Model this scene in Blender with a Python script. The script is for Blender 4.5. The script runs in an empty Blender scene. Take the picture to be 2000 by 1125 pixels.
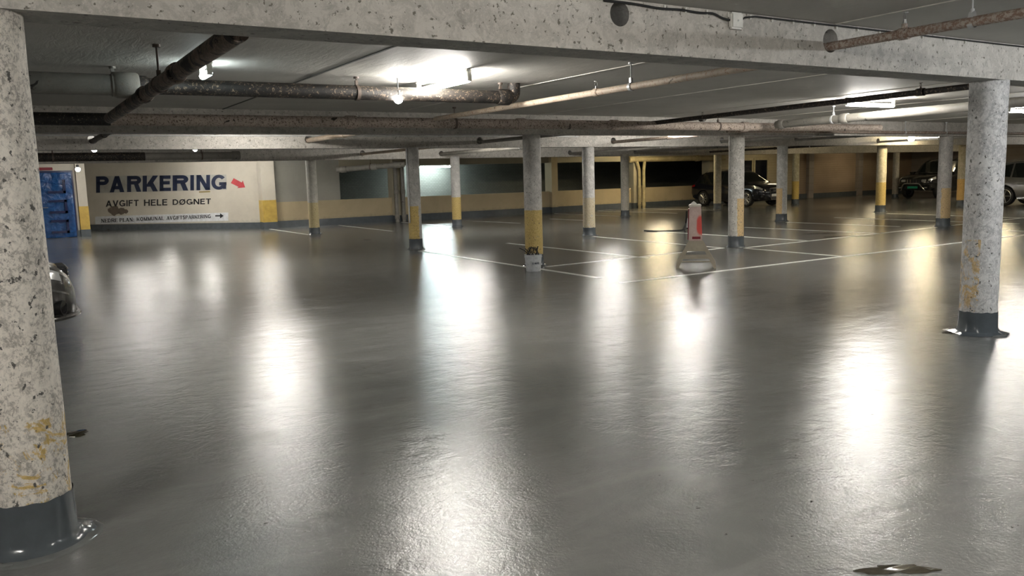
import bpy, bmesh, math, random
from mathutils import Vector, Matrix, noise as mnoise
random.seed(7)
SC = bpy.context.scene
COL = SC.collection
PI = math.pi
# ------------------------------------------------------------------ camera
# world axes = building axes: X along the beams, Y across them, metres
F = 1600.0; HY = 345.5; HS = -0.028; EYE = 1.6
ROLL = -math.atan(HS)
PITCH = math.atan((562.5 - HY) * math.cos(ROLL) / F)
YAW = math.radians(31.7)
FWD0 = Vector((math.sin(YAW), math.cos(YAW), 0)); RT0 = Vector((math.cos(YAW), -math.sin(YAW), 0)); UP0 = Vector((0, 0, 1))
fwd = FWD0 * math.cos(PITCH) - UP0 * math.sin(PITCH)
up1 = FWD0 * math.sin(PITCH) + UP0 * math.cos(PITCH)
right = RT0 * math.cos(ROLL) - up1 * math.sin(ROLL)
up = RT0 * math.sin(ROLL) + up1 * math.cos(ROLL)
cam_d = bpy.data.cameras.new('camera'); cam_d.sensor_width = 36; cam_d.lens = F / 2000 * 36
cam_d.clip_start = 0.05; cam_d.clip_end = 300
cam = bpy.data.objects.new('camera', cam_d); COL.objects.link(cam)
m = Matrix.Identity(4)
for i, a in enumerate((right, up, -fwd)):
    for j in range(3): m[j][i] = a[j]
m.translation = (0, 0, EYE); cam.matrix_world = m
SC.camera = cam
def ray(u, v):
    return right * (u - 1000) + up * (562.5 - v) + fwd * F
def at(u, v, z=0.0):                       # where the sight line of a photo point meets the level z
    d = ray(u, v); t = (z - EYE) / d.z; return Vector((d.x * t, d.y * t, z))
def on_plane(u, v, P, n):
    d = ray(u, v); o = Vector((0, 0, EYE)); t = (Vector(P) - o).dot(n) / d.dot(n); return o + d * t
# ------------------------------------------------------------------ world, exposure
w = bpy.data.worlds.new('world'); SC.world = w; w.use_nodes = True
w.node_tree.nodes['Background'].inputs[0].default_value = (0.35, 0.4, 0.5, 1)
w.node_tree.nodes['Background'].inputs[1].default_value = 0.0
SC.view_settings.view_transform = 'Standard'; SC.view_settings.look = 'None'
SC.view_settings.exposure = 2.3; SC.view_settings.gamma = 1.0; SC.view_settings.use_curve_mapping = False
LAMP_W = 26.0
# lamps: x, y, z, along ('x' or 'y'), length, strength factor, tint, label
WHITE = (1.0, 0.965, 0.905); COOL = (0.84, 0.98, 1.0); SODIUM = (1.0, 0.83, 0.52); NEUT = (0.95, 0.98, 1.0)

# ------------------------------------------------------------------ tagging helpers
def link(o, parent=None):
    COL.objects.link(o)
    if parent is not None: o.parent = parent
    return o
def tag(o, label=None, cat=None, group=None, kind=None):
    if label: o['label'] = label
    if cat: o['category'] = cat
    if group: o['group'] = group
    if kind: o['kind'] = kind
    return o
def empty(name, loc=(0, 0, 0), rz=0.0, label=None, cat=None, group=None):
    o = bpy.data.objects.new(name, None); o.empty_display_size = 0.2
    o.location = loc; o.rotation_euler = (0, 0, rz); link(o); return tag(o, label, cat, group)
def mesh_obj(name, bm, mats, parent=None, smooth=True, ang=35):
    me = bpy.data.meshes.new(name)
    bmesh.ops.recalc_face_normals(bm, faces=bm.faces[:])
    bm.to_mesh(me); bm.free()
    if not isinstance(mats, (list, tuple)): mats = [mats]
    for mm in mats: me.materials.append(mm)
    if smooth:
        for p in me.polygons: p.use_smooth = True
        me.set_sharp_from_angle(angle=math.radians(ang))
    return link(bpy.data.objects.new(name, me), parent)

# ------------------------------------------------------------------ materials
MAT = {}
class NT:
    def __init__(s, name):
        s.m = bpy.data.materials.new(name); s.m.use_nodes = True; s.t = s.m.node_tree
        s.b = s.t.nodes['Principled BSDF']; s.tc = s.t.nodes.new('ShaderNodeTexCoord'); MAT[name] = s.m
    def n(s, kind, **kw):
        x = s.t.nodes.new('ShaderNode' + kind)
        for k, v in kw.items(): setattr(x, k, v)
        return x
    def l(s, a, b): s.t.links.new(a, b)
    def coord(s, scale=(1, 1, 1), rot=(0, 0, 0), loc=(0, 0, 0), kind='Object'):
        mp = s.n('Mapping'); s.l(s.tc.outputs[kind], mp.inputs[0])
        mp.inputs['Scale'].default_value = scale; mp.inputs['Rotation'].default_value = rot; mp.inputs['Location'].default_value = loc
        return mp.outputs[0]
    def noise(s, scale, vec=None, detail=4, rough=0.6, dist=0):
        x = s.n('TexNoise'); x.inputs['Scale'].default_value = scale; x.inputs['Detail'].default_value = detail
        x.inputs['Roughness'].default_value = rough; x.inputs['Distortion'].default_value = dist
        s.l(vec if vec is not None else s.tc.outputs['Object'], x.inputs['Vector']); return x.outputs['Fac']
    def ramp(s, fac, stops, interp='LINEAR'):
        r = s.n('ValToRGB'); e = r.color_ramp.elements; r.color_ramp.interpolation = interp
        while len(e) < len(stops): e.new(0.5)
        for q, (p, c) in zip(e, stops):
            q.position = p; q.color = (c, c, c, 1) if isinstance(c, (int, float)) else (*c, 1)
        s.l(fac, r.inputs[0]); return r.outputs[0]
    def mix(s, fac, a, b, mode='MIX'):
        x = s.n('Mix', data_type='RGBA', blend_type=mode)
        for v, i in ((fac, 0), (a, 6), (b, 7)):
            if isinstance(v, (int, float)): x.inputs[i].default_value = v
            elif isinstance(v, tuple): x.inputs[i].default_value = (*v, 1)
            else: s.l(v, x.inputs[i])
        return x.outputs[2]
    def math(s, op, a, b=0.0, clamp=False):
        x = s.n('Math', operation=op); x.use_clamp = clamp
        for v, i in ((a, 0), (b, 1)):
            if isinstance(v, (int, float)): x.inputs[i].default_value = v
            else: s.l(v, x.inputs[i])
        return x.outputs[0]
    def bump(s, h, strength=0.3, dist=0.01, prev=None):
        x = s.n('Bump'); x.inputs['Strength'].default_value = strength; x.inputs['Distance'].default_value = dist
        s.l(h, x.inputs['Height'])
        if prev is not None: s.l(prev, x.inputs['Normal'])
        return x.outputs[0]
    def fin(s, col=None, rough=None, normal=None, metal=None, spec=None):
        for v, k in ((col, 'Base Color'), (rough, 'Roughness'), (metal, 'Metallic'), (spec, 'Specular IOR Level')):
            if v is None: continue
            if isinstance(v, (int, float)): s.b.inputs[k].default_value = v
            elif isinstance(v, tuple): s.b.inputs[k].default_value = (*v, 1)
            else: s.l(v, s.b.inputs[k])
        if normal is not None: s.l(normal, s.b.inputs['Normal'])
        return s.m
def plain(name, col, rough=0.5, metal=0.0, var=0.15, scale=9.0, coat=0):
    t = NT(name); n = t.noise(scale)
    c = t.mix(t.ramp(n, [(0.3, 0), (0.7, 1)]), tuple(x * (1 - var) for x in col), tuple(min(1, x * (1 + var)) for x in col))
    t.fin(c, rough, None, metal)
    if coat: t.b.inputs['Coat Weight'].default_value = coat; t.b.inputs['Coat Roughness'].default_value = 0.03
    return t.m
def emissive(name, col, strength):
    t = NT(name); t.b.inputs['Base Color'].default_value = (0.8, 0.8, 0.8, 1)
    t.b.inputs['Emission Color'].default_value = (*col, 1); t.b.inputs['Emission Strength'].default_value = strength
    return t.m

def mat_floor():
    t = NT('wet_epoxy_floor')
    big = t.noise(0.5, t.coord((1, 0.45, 1)), 5, 0.62, 0.8)
    mid = t.noise(1.6, t.coord((0.5, 1.7, 1), (0, 0, 0.5)), 6, 0.65, 0.6)
    fine = t.noise(130, None, 3, 0.7)
    grit = t.noise(52, None, 2, 0.55)
    col = t.mix(t.ramp(big, [(0.32, 0), (0.7, 1)]), (0.130, 0.132, 0.127), (0.205, 0.203, 0.193))
    col = t.mix(t.ramp(mid, [(0.45, 0), (0.75, 0.5)]), col, (0.26, 0.255, 0.24))
    trow = t.noise(9, t.coord((0.5, 4.5, 1), (0, 0, 0.9)), 3, 0.6, 1.2)       # trowel streaks
    col = t.mix(t.ramp(trow, [(0.66, 0), (0.78, 0.25)]), col, (0.24, 0.235, 0.22))
    spots = t.noise(8, t.coord((1, 1.8, 1)), 6, 0.75)
    col = t.mix(t.ramp(spots, [(0.315, 0.8), (0.34, 0)]), col, (0.03, 0.03, 0.028))
    rough = t.ramp(mid, [(0.3, 0.11), (0.62, 0.16), (0.85, 0.26)])
    b1 = t.bump(big, 0.25, 0.03)
    b2 = t.bump(mid, 0.30, 0.012, b1)
    b3 = t.bump(trow, 0.10, 0.003, b2)
    wav = t.noise(4.5, t.coord((1, 1, 1)), 4, 0.6, 0.8)
    b3 = t.bump(wav, 0.45, 0.010, b3)
    b4 = t.bump(grit, 0.60, 0.0024, b3)
    b5 = t.bump(fine, 0.7, 0.0013, b4)
    t.fin(col, rough, b5, None, 0.62)
    return t.m
def mat_ceiling():
    t = NT('painted_ceiling_slab')
    a = t.noise(0.7, t.coord((1, 1.6, 1)), 6, 0.6, 0.5); b = t.noise(3.5, t.coord((2.5, 0.6, 1)), 6, 0.7, 1.0)
    col = t.mix(t.ramp(a, [(0.3, 0), (0.7, 1)]), (0.41, 0.40, 0.37), (0.51, 0.495, 0.455))
    col = t.mix(t.ramp(b, [(0.66, 0), (0.70, 0.6)]), col, (0.60, 0.58, 0.54))
    col = t.mix(t.ramp(b, [(0.27, 0.6), (0.31, 0)]), col, (0.16, 0.15, 0.13))
    t.fin(col, 0.62, t.bump(b, 0.35, 0.02, t.bump(t.noise(22, None, 4, .7), 0.3, 0.006)))
    return t.m
def mat_concrete(name, base, light, dark, yellow=None, peel=0.5, pits=0.5, dirt=(0.30, 0.28, 0.25), stretch=(1, 1, 1)):
    """flaking painted concrete; yellow = (z0, z1, colour, cover, direction or None)"""
    t = NT(name)
    v = t.coord(stretch)
    n1 = t.noise(2.2, v, 6, 0.65, 0.4); n2 = t.noise(52, v, 6, 0.78, 0.3); n3 = t.noise(30, v, 4, 0.6); n5 = t.noise(9, v, 5, 0.8, 0.6); n4 = t.noise(6, v, 7, 0.75, 1.1)
    col = t.mix(t.ramp(n1, [(0.35, 0), (0.65, 1)]), base, tuple(x * 0.80 for x in base))
    col = t.mix(t.ramp(n5, [(0.46, 0), (0.58, 0.7)]), col, light)
    col = t.mix(t.ramp(n2, [(0.60 - 0.14 * peel, 0), (0.66 - 0.14 * peel, 0.75)]), col, light)
    if yellow:
        z0, z1, yc, cover, dvec = yellow
        sep = t.n('SeparateXYZ'); t.l(t.tc.outputs['Object'], sep.inputs[0]); z = sep.outputs[2]
        zz = t.math('ADD', z, t.math('MULTIPLY', t.math('SUBTRACT', n2, 0.5), 0.05))
        msk = t.math('MULTIPLY', t.math('LESS_THAN', zz, z1), t.math('GREATER_THAN', zz, z0))
        thr = t.ramp(n4, [(0.70 - cover * 0.55 - 0.02, 0), (0.70 - cover * 0.55 + 0.02, 1)])
        msk = t.math('MULTIPLY', msk, thr)
        if dvec:
            d = t.n('VectorMath', operation='DOT_PRODUCT'); t.l(t.tc.outputs['Object'], d.inputs[0]); d.inputs[1].default_value = (dvec[0], dvec[1], 0)
            dd = t.math('ADD', d.outputs['Value'], t.math('MULTIPLY', t.math('SUBTRACT', n4, 0.5), 0.12))
            msk = t.math('MULTIPLY', msk, t.math('GREATER_THAN', dd, dvec[2]))
        ycol = t.mix(t.ramp(n2, [(0.45, 0), (0.6, 0.6)]), yc, tuple(min(1, x * 1.5 + 0.08) for x in yc))
        col = t.mix(msk, col, ycol)
    col = t.mix(t.ramp(n4, [(0.33, 0.8 * pits), (0.42, 0)]), col, dirt)
    col = t.mix(t.ramp(n3, [(0.305 + 0.045 * pits, 1), (0.335 + 0.045 * pits, 0)]), col, dark)
    t.fin(col, 0.72, t.bump(n3, 0.4, 0.01, t.bump(n2, 0.35, 0.008)))
    return t.m
def mat_pipe(name, paint, rust, black, amount, blk):
    t = NT(name); n1 = t.noise(3.0, None, 5, .7, .5); n2 = t.noise(40, None, 6, .75, .4); n3 = t.noise(7, None, 6, .7, 1)
    col = t.mix(t.ramp(n1, [(0.35, 0), (0.65, 1)]), paint, tuple(x * 0.7 for x in paint))
    col = t.mix(t.ramp(n2, [(0.66 - amount * .25, 0), (0.70 - amount * .25, 1)]), col, rust)
    col = t.mix(t.ramp(n3, [(0.66 - blk * .3, 0), (0.69 - blk * .3, 1)]), col, black)
    t.fin(col, 0.6, t.bump(n2, 0.5, 0.006)); return t.m
def mat_wallpaint(name, base, dark, low=None, brick=False, siding=0.0):
    t = NT(name); n1 = t.noise(0.8, None, 6, .65, .4); n2 = t.noise(7, None, 6, .75, .6)
    col = t.mix(t.ramp(n1, [(0.35, 0), (0.65, 1)]), base, tuple(x * .84 for x in base))
    col = t.mix(t.ramp(n2, [(0.66, 0), (0.72, .5)]), col, dark)
    nrm = t.bump(n2, 0.3, 0.01)
    if siding:
        sep = t.n('SeparateXYZ'); t.l(t.tc.outputs['Object'], sep.inputs[0])
        fr = t.math('FRACT', t.math('DIVIDE', sep.outputs[2], siding))
        col = t.mix(t.ramp(fr, [(0.0, 0.75), (0.10, 0)]), col, dark); nrm = t.bump(fr, 0.6, 0.02, nrm)
    if low:
        sep = t.n('SeparateXYZ'); t.l(t.tc.outputs['Object'], sep.inputs[0])
        zz = t.math('ADD', sep.outputs[2], t.math('MULTIPLY', t.math('SUBTRACT', n2, .5), .5))
        col = t.mix(t.ramp(zz, [(0.18, 0.8), (0.34, 0)]), col, low)
    if brick:
        b = t.n('TexBrick'); b.inputs['Scale'].default_value = 3.2; b.inputs['Mortar Size'].default_value = .02
        b.inputs['Color1'].default_value = (*base, 1); b.inputs['Color2'].default_value = (*[x * .8 for x in base], 1); b.inputs['Mortar'].default_value = (*dark, 1)
        t.l(t.coord((1, 1, 1), (PI / 2, 0, 0)), b.inputs['Vector']); col = t.mix(0.6, col, b.outputs['Color'])
    t.fin(col, 0.8, nrm); return t.m

mat_floor(); mat_ceiling()
PAINT = (0.47, 0.45, 0.41); PLIGHT = (0.72, 0.69, 0.63); PDARK = (0.10, 0.095, 0.085)
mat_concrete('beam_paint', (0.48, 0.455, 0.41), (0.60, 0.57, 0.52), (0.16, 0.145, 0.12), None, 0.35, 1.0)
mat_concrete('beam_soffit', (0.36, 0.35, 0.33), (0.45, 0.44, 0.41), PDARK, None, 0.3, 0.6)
plain('base_coat', (0.085, 0.098, 0.108), 0.18, 0, 0.12, 6)
plain('wet_lip', (0.16, 0.165, 0.16), 0.06, 0, 0.1, 14)
plain('line_paint', (0.62, 0.62, 0.58), 0.32, 0, 0.12, 3)
mat_pipe('pipe_dark', (0.020, 0.016, 0.013), (0.22, 0.16, 0.11), (0.008, 0.007, 0.006), 0.40, 0.35)
mat_pipe('pipe_grey', (0.26, 0.245, 0.215), (0.20, 0.14, 0.11), (0.02, 0.018, 0.015), 0.2, 0.1)
mat_pipe('pipe_pink', (0.47, 0.39, 0.33), (0.10, 0.07, 0.05), (0.018, 0.014, 0.01), 0.50, 0.15)
mat_pipe('pipe_brown', (0.15, 0.11, 0.085), (0.24, 0.18, 0.14), (0.012, 0.01, 0.008), 0.5, 0.5)
mat_pipe('pipe_black', (0.014, 0.012, 0.01), (0.20, 0.16, 0.12), (0.008, 0.007, 0.006), 0.3, 0.3)
mat_pipe('pipe_tan', (0.55, 0.46, 0.36), (0.33, 0.19, 0.12), (0.05, 0.03, 0.02), 0.45, 0.05)
mat_pipe('pipe_rusty', (0.50, 0.43, 0.37), (0.24, 0.16, 0.12), (0.06, 0.03, 0.02), 0.72, 0.1)
mat_pipe('pipe_yellow', (0.50, 0.42, 0.24), (0.3, 0.2, 0.1), (0.1, 0.08, 0.05), 0.1, 0.0)
plain('steel', (0.42, 0.42, 0.41), 0.35, 0.8); plain('white_plastic', (0.66, 0.65, 0.60), 0.4); plain('black_rubber', (0.012, 0.012, 0.012), 0.6)
plain('brown_iron', (0.10, 0.075, 0.06), 0.6)
plain('seam', (0.10, 0.10, 0.09), 0.8); plain('seam_light', (0.60, 0.58, 0.53), 0.8)
plain('galvanised', (0.55, 0.56, 0.56), 0.4, 0.3)
mat_wallpaint('sign_wall', (0.56, 0.52, 0.44), (0.40, 0.34, 0.26), (0.36, 0.33, 0.28))
mat_wallpaint('grey_block', (0.34, 0.33, 0.29), (0.20, 0.19, 0.17))
mat_wallpaint('tan_parapet', (0.50, 0.41, 0.26), (0.33, 0.25, 0.14), (0.30, 0.25, 0.17))
mat_wallpaint('lintel_paint', (0.42, 0.38, 0.28), (0.25, 0.22, 0.16))
mat_wallpaint('outer_brick', (0.17, 0.18, 0.16), (0.07, 0.07, 0.06), None, True)
mat_wallpaint('siding', (0.44, 0.38, 0.26), (0.14, 0.11, 0.06), None, False, 0.14)
mat_wallpaint('shutter', (0.36, 0.27, 0.19), (0.13, 0.09, 0.06), None, False, 0.12)
mat_wallpaint('east_wall', (0.32, 0.28, 0.25), (0.18, 0.15, 0.13), None, False, 0.4)
mat_wallpaint('dark_slab', (0.03, 0.03, 0.03), (0.02, 0.02, 0.02))
plain('window_dark', (0.008, 0.009, 0.014), 0.08); plain('frame_paint', (0.36, 0.31, 0.20), 0.5)
plain('ink_navy', (0.010, 0.018, 0.050), 0.4); plain('ink_black', (0.012, 0.012, 0.016), 0.45); plain('foil_grey', (0.36, 0.35, 0.32), 0.4, 0, .2, 2)
plain('sign_white', (0.62, 0.64, 0.66), 0.35); plain('sign_red', (0.45, 0.025, 0.035), 0.45); plain('sign_red_side', (0.20, 0.01, 0.02), 0.5)
plain('mustard', (0.50, 0.34, 0.07), 0.5, 0, .2, 4); plain('soot', (0.14, 0.11, 0.085), 0.8); plain('ochre_tape', (0.30, 0.24, 0.10), .5)
def mat_door():
    t = NT('blue_door_film'); n = t.noise(4, t.coord((1, 1, 1)), 5, .6, 1.5)
    col = t.mix(t.ramp(n, [(0.4, 0), (0.7, 1)]), (0.006, 0.045, 0.16), (0.015, 0.09, 0.27))
    t.fin(col, 0.16, t.bump(n, 0.7, 0.03)); return t.m
mat_door(); plain('door_dark', (0.004, 0.012, 0.06), 0.3)

# ------------------------------------------------------------------ shape helpers
def add_box(bm, x0, y0, z0, x1, y1, z1, mi=0, bevel=0):
    r = bmesh.ops.create_cube(bm, size=1.0); vs = r['verts']
    for v in vs:
        v.co = Vector((x0 + (v.co.x + .5) * (x1 - x0), y0 + (v.co.y + .5) * (y1 - y0), z0 + (v.co.z + .5) * (z1 - z0)))
    fs = list({f for v in vs for f in v.link_faces})
    for f in fs: f.material_index = mi
    if bevel:
        es = list({e for v in vs for e in v.link_edges})
        bmesh.ops.bevel(bm, geom=es, offset=bevel, segments=2, affect='EDGES', clamp_overlap=True)
    return vs
def box_obj(name, a, b, mat, parent=None, bevel=0, smooth=True):
    bm = bmesh.new(); add_box(bm, *a, *b, bevel=bevel); return mesh_obj(name, bm, mat, parent, smooth)
def add_lathe(bm, prof, seg=32, mtx=None, mi=0, cap=True):
    rings = []
    for r, z in prof:
        ring = []
        for k in range(seg):
            a = 2 * PI * k / seg; p = Vector((r * math.cos(a), r * math.sin(a), z))
            ring.append(bm.verts.new(mtx @ p if mtx is not None else p))
        rings.append(ring)
    for a, b in zip(rings, rings[1:]):
        for k in range(seg):
            f = bm.faces.new((a[k], a[(k + 1) % seg], b[(k + 1) % seg], b[k])); f.material_index = mi
    if cap:
        for rg in (rings[0], rings[-1]):
            f = bm.faces.new(rg); f.material_index = mi
    return rings
def add_tube(bm, pts, r, seg=12, cap=True, mi=0):
    pts = [Vector(p) for p in pts]; rings = []
    prev = None
    for i, p in enumerate(pts):
        d = (pts[min(i + 1, len(pts) - 1)] - pts[max(i - 1, 0)]).normalized()
        if prev is None:
            a = Vector((0, 0, 1)) if abs(d.z) < .9 else Vector((1, 0, 0))
            n = d.cross(a).normalized()
        else:
            n = (prev - d * prev.dot(d)).normalized()
        prev = n; b = d.cross(n)
        rr = r[i] if isinstance(r, (list, tuple)) else r
        if 0 < i < len(pts) - 1:
            c = (pts[i + 1] - p).normalized().dot((p - pts[i - 1]).normalized()); 
        rings.append([bm.verts.new(p + (n * math.cos(2 * PI * k / seg) + b * math.sin(2 * PI * k / seg)) * rr) for k in range(seg)])
    for a, b in zip(rings, rings[1:]):
        for k in range(seg):
            bm.faces.new((a[k], a[(k + 1) % seg], b[(k + 1) % seg], b[k])).material_index = mi
    if cap:
        bm.faces.new(rings[0]).material_index = mi; bm.faces.new(rings[-1]).material_index = mi
def bend(pts, rad=0.12, n=5):
    """round the corners of a polyline"""
    pts = [Vector(p) for p in pts]; out = [pts[0]]
    for a, b, c in zip(pts, pts[1:], pts[2:]):
        r = min(rad, (a - b).length * .45, (c - b).length * .45)
        p = b + (a - b).normalized() * r; q = b + (c - b).normalized() * r
        for k in range(n + 1):
            t = k / n; out.append(p * (1 - t) ** 2 + b * 2 * t * (1 - t) + q * t * t)
    out.append(pts[-1]); return out

# ------------------------------------------------------------------ the setting
def struct(name, bm, mat, parent=None, smooth=False):
    o = mesh_obj(name, bm, mat, parent, smooth); tag(o, kind='structure'); return o
def struct_box(name, a, b, mat, label=None):
    bm = bmesh.new(); add_box(bm, *a, *b); o = struct(name, bm, mat)
    if label: o['label'] = label
    return o
CEIL = 2.66; SOF = 2.325
XW, XE, YS, YN = -14.0, 47.0, -7.0, 30.0
def floor_relief(x, y): return 0.0
struct_box('floor', (XW - .2, YS - .2, -0.3), (XE + .2, 40, 0.0), MAT['wet_epoxy_floor'], 'glossy grey wet epoxy floor of the car park')
struct_box('ceiling', (XW - .2, YS - .2, CEIL), (XE + .2, 40, CEIL + .3), MAT['painted_ceiling_slab'], 'grey painted slab ceiling')
struct_box('wall_south', (XW - .2, YS - .2, 0), (XE + .2, YS, CEIL), MAT['grey_block'])
struct_box('wall_west', (XW - .2, YS, 0), (XW, 40, CEIL), MAT['grey_block'])
struct_box('wall_east', (XE, YS, 0), (XE + .2, 40, CEIL), MAT['east_wall'])
# sign wall: slanting between the door corner and the corner pilaster
SW_A = at(165, 450); SW_B = at(519, 446)
def slab(name, p, q, z0, z1, th, mat, label=None, side=1):
    d = (Vector((q.x, q.y, 0)) - Vector((p.x, p.y, 0))); n = Vector((-d.y, d.x, 0)).normalized() * th * side
    bm = bmesh.new(); lo = [bm.verts.new((a.x, a.y, z0)) for a in (p, q, q + n, p + n)]; hi = [bm.verts.new((a.x, a.y, z1)) for a in (p, q, q + n, p + n)]
    bm.faces.new(lo); bm.faces.new(hi)
    for k in range(4): bm.faces.new((lo[k], lo[(k + 1) % 4], hi[(k + 1) % 4], hi[k]))
    o = struct(name, bm, mat)
    if label: o['label'] = label
    return o
slab('wall_sign', SW_A, SW_B, 0, CEIL, .2, MAT['sign_wall'], 'cream wall carrying the painted parking lettering')
DOORP = at(152, 463); DY = DOORP.y + .06
struct_box('wall_door', (XW, DY, 0), (DOORP.x + .10, DY + .2, CEIL), MAT['sign_wall'])
slab('wall_return', Vector((DOORP.x + .1, DY + .2, 0)), SW_A, 0, CEIL, .1, MAT['sign_wall'])
# north wall: parapet with an opening above, then siding and shutters
P0 = SW_B
struct_box('wall_block', (P0.x, 29.75, 0.93), (10.9, 29.95, CEIL), MAT['grey_block'], 'grey block wall above the tan base, right of the corner pilaster')
struct_box('wall_parapet', (P0.x, 29.7, 0), (30.6, 30.0, 0.93), MAT['tan_parapet'], 'low tan parapet wall under the dark opening')
struct_box('wall_lintel', (10.9, 29.72, 2.16), (30.6, 29.98, CEIL), MAT['lintel_paint'])
struct_box('wall_siding', (30.6, 29.7, 0), (36.7, 29.95, CEIL), MAT['siding'], 'yellowish board wall behind the parked black car')
struct_box('wall_shutters', (36.7, 29.75, 0), (XE, 29.95, CEIL), MAT['shutter'], 'brown ribbed shutter wall at the far right corner')
struct_box('wall_outer', (P0.x + .2, 34.6, 0), (XE, 34.8, CEIL), MAT['outer_brick'], 'dark outer wall seen through the opening')
for i, (a, b, nm) in enumerate([((P0.x, 29.66), (30.6, 29.7), 'north'), ((30.6, 29.66), (XE, 29.7), 'far')]):
    struct_box('baseboard_' + nm, (a[0], a[1], 0), (b[0], b[1], 0.25), MAT['base_coat'])
bb = slab('baseboard_sign', SW_A, SW_B, 0, 0.22, .04, MAT['base_coat'], None, -1)
struct_box('baseboard_door', (DOORP.x - .0, DY - .04, 0), (DOORP.x + .1, DY, 0.22), MAT['base_coat'])
# ceiling joints
for k, x in enumerate([-7.8, -5.2, -2.5, 0.15, 2.79, 5.4, 8.1, 10.7, 13.4, 16, 18.7, 21.3, 24, 26.6, 29.2, 31.8, 34.5, 37.1, 39.8]):
    struct_box('trim_%d' % (k + 1), (x - .012, YS, CEIL - .006), (x + .012, 29.7, CEIL + .01), MAT['seam' if k in (4, 9, 14) else 'seam_light'] if k != 6 else MAT['seam_light'])

# ------------------------------------------------------------------ beams
def beam(y, x0, x1, width, zb, holes, label, group=None):
    """concrete beam along X with round holes through it: holes = [(x, z, r)]"""
    root = None
    bm = bmesh.new(); h = width / 2; ys = (y - h, y + h)
    cuts = [x0]; segs = []
    for (hx, hz, hr) in sorted(holes):
        m_ = hr * 1.5; cuts.append(hx - m_); segs.append((cuts[-2], cuts[-1], None)); cuts.append(hx + m_); segs.append((cuts[-2], cuts[-1], (hx, hz, hr)))
    segs.append((cuts[-1], x1, None))
    for (a, b, hole) in segs:
        n = max(1, int((b - a) / 1.5)) if hole is None else 1
        for k in range(n):
            p = a + (b - a) * k / n; q = a + (b - a) * (k + 1) / n
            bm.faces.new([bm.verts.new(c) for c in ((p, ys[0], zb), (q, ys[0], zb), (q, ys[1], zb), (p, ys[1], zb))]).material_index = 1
            bm.faces.new([bm.verts.new(c) for c in ((p, ys[0], CEIL), (q, ys[0], CEIL), (q, ys[1], CEIL), (p, ys[1], CEIL))])
            if hole is None:
                for yy in ys:
                    bm.faces.new([bm.verts.new(c) for c in ((p, yy, zb), (q, yy, zb), (q, yy, CEIL), (p, yy, CEIL))])
        if hole:
            hx, hz, hr = hole; N = 32; R = []
            for yy in ys:
                circ, sq = [], []
                for k in range(N):
                    t = 2 * PI * (k + .5) / N; c, s = math.cos(t), math.sin(t)
                    circ.append(bm.verts.new((hx + hr * c, yy, hz + hr * s)))
                    sc = min((b - hx) / abs(c) if abs(c) > 1e-6 else 9, ((CEIL - hz) if s > 0 else (hz - zb)) / abs(s) if abs(s) > 1e-6 else 9)
                    sq.append(bm.verts.new((hx + sc * c, yy, hz + sc * s)))
                for k in range(N):
                    bm.faces.new((circ[k], circ[(k + 1) % N], sq[(k + 1) % N], sq[k]))
                for cx in (a, b):
                    for cz in (zb, CEIL):
                        near = sorted(sq, key=lambda v: (v.co.x - cx) ** 2 + (v.co.z - cz) ** 2)[:2]
                        bm.faces.new((near[0], near[1], bm.verts.new((cx, yy, cz))))
                R.append(circ)
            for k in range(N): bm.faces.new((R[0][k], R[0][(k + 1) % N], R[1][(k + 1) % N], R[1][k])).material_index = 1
    bmesh.ops.remove_doubles(bm, verts=bm.verts[:], dist=0.0005)
    for x in (x0, x1):
        bm.faces.new([bm.verts.new(c) for c in ((x, ys[0], zb), (x, ys[1], zb), (x, ys[1], CEIL), (x, ys[0], CEIL))])
    bmesh.ops.remove_doubles(bm, verts=bm.verts[:], dist=0.0005)
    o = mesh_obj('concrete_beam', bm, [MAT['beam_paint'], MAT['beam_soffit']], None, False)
    tag(o, label, 'beam', group); return o
def hole_at(u, v, y, r):
    p = on_plane(u, v, (0, y, 0), Vector((0, 1, 0))); z = min(CEIL - r - .012, max(SOF + r + .012, p.z)); return (p.x, z, r)
BY = [4.21, 12.28, 17.33, 24.8]; BW = [.30, .30, .30, .30]
H1 = [hole_at(1622, 80, BY[0] - .15, .085), hole_at(1210, -8, BY[0] - .15, .075)]
beam(BY[0], XW, XE, BW[0], SOF + .02, H1, 'nearest pale speckled concrete beam crossing the top of the view')
H2 = [hole_at(1500, 243, BY[1] - .15, .07)]
beam(BY[1], XW, XE, BW[1], SOF, [], 'second grey concrete beam, behind the long pipes, over the column with the bucket')
H3 = [hole_at(u, v, BY[2] - .15, .085) for u, v in ((181, 272), (603, 272), (937, 275), (1198, 275), (1410, 274), (1555, 271), (1715, 275))]
beam(BY[2], XW, XE, BW[2], SOF - .01, H3, 'third concrete beam with a row of round pipe holes')
H4 = [hole_at(u, v, BY[3] - .15, .085) for u, v in ((708, 299), (862, 300), (1113, 299), (1241, 296), (1388, 295))]
beam(BY[3], XW, XE, BW[3], SOF - .05, H4, 'farthest concrete beam, in front of the dark wall opening')

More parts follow.
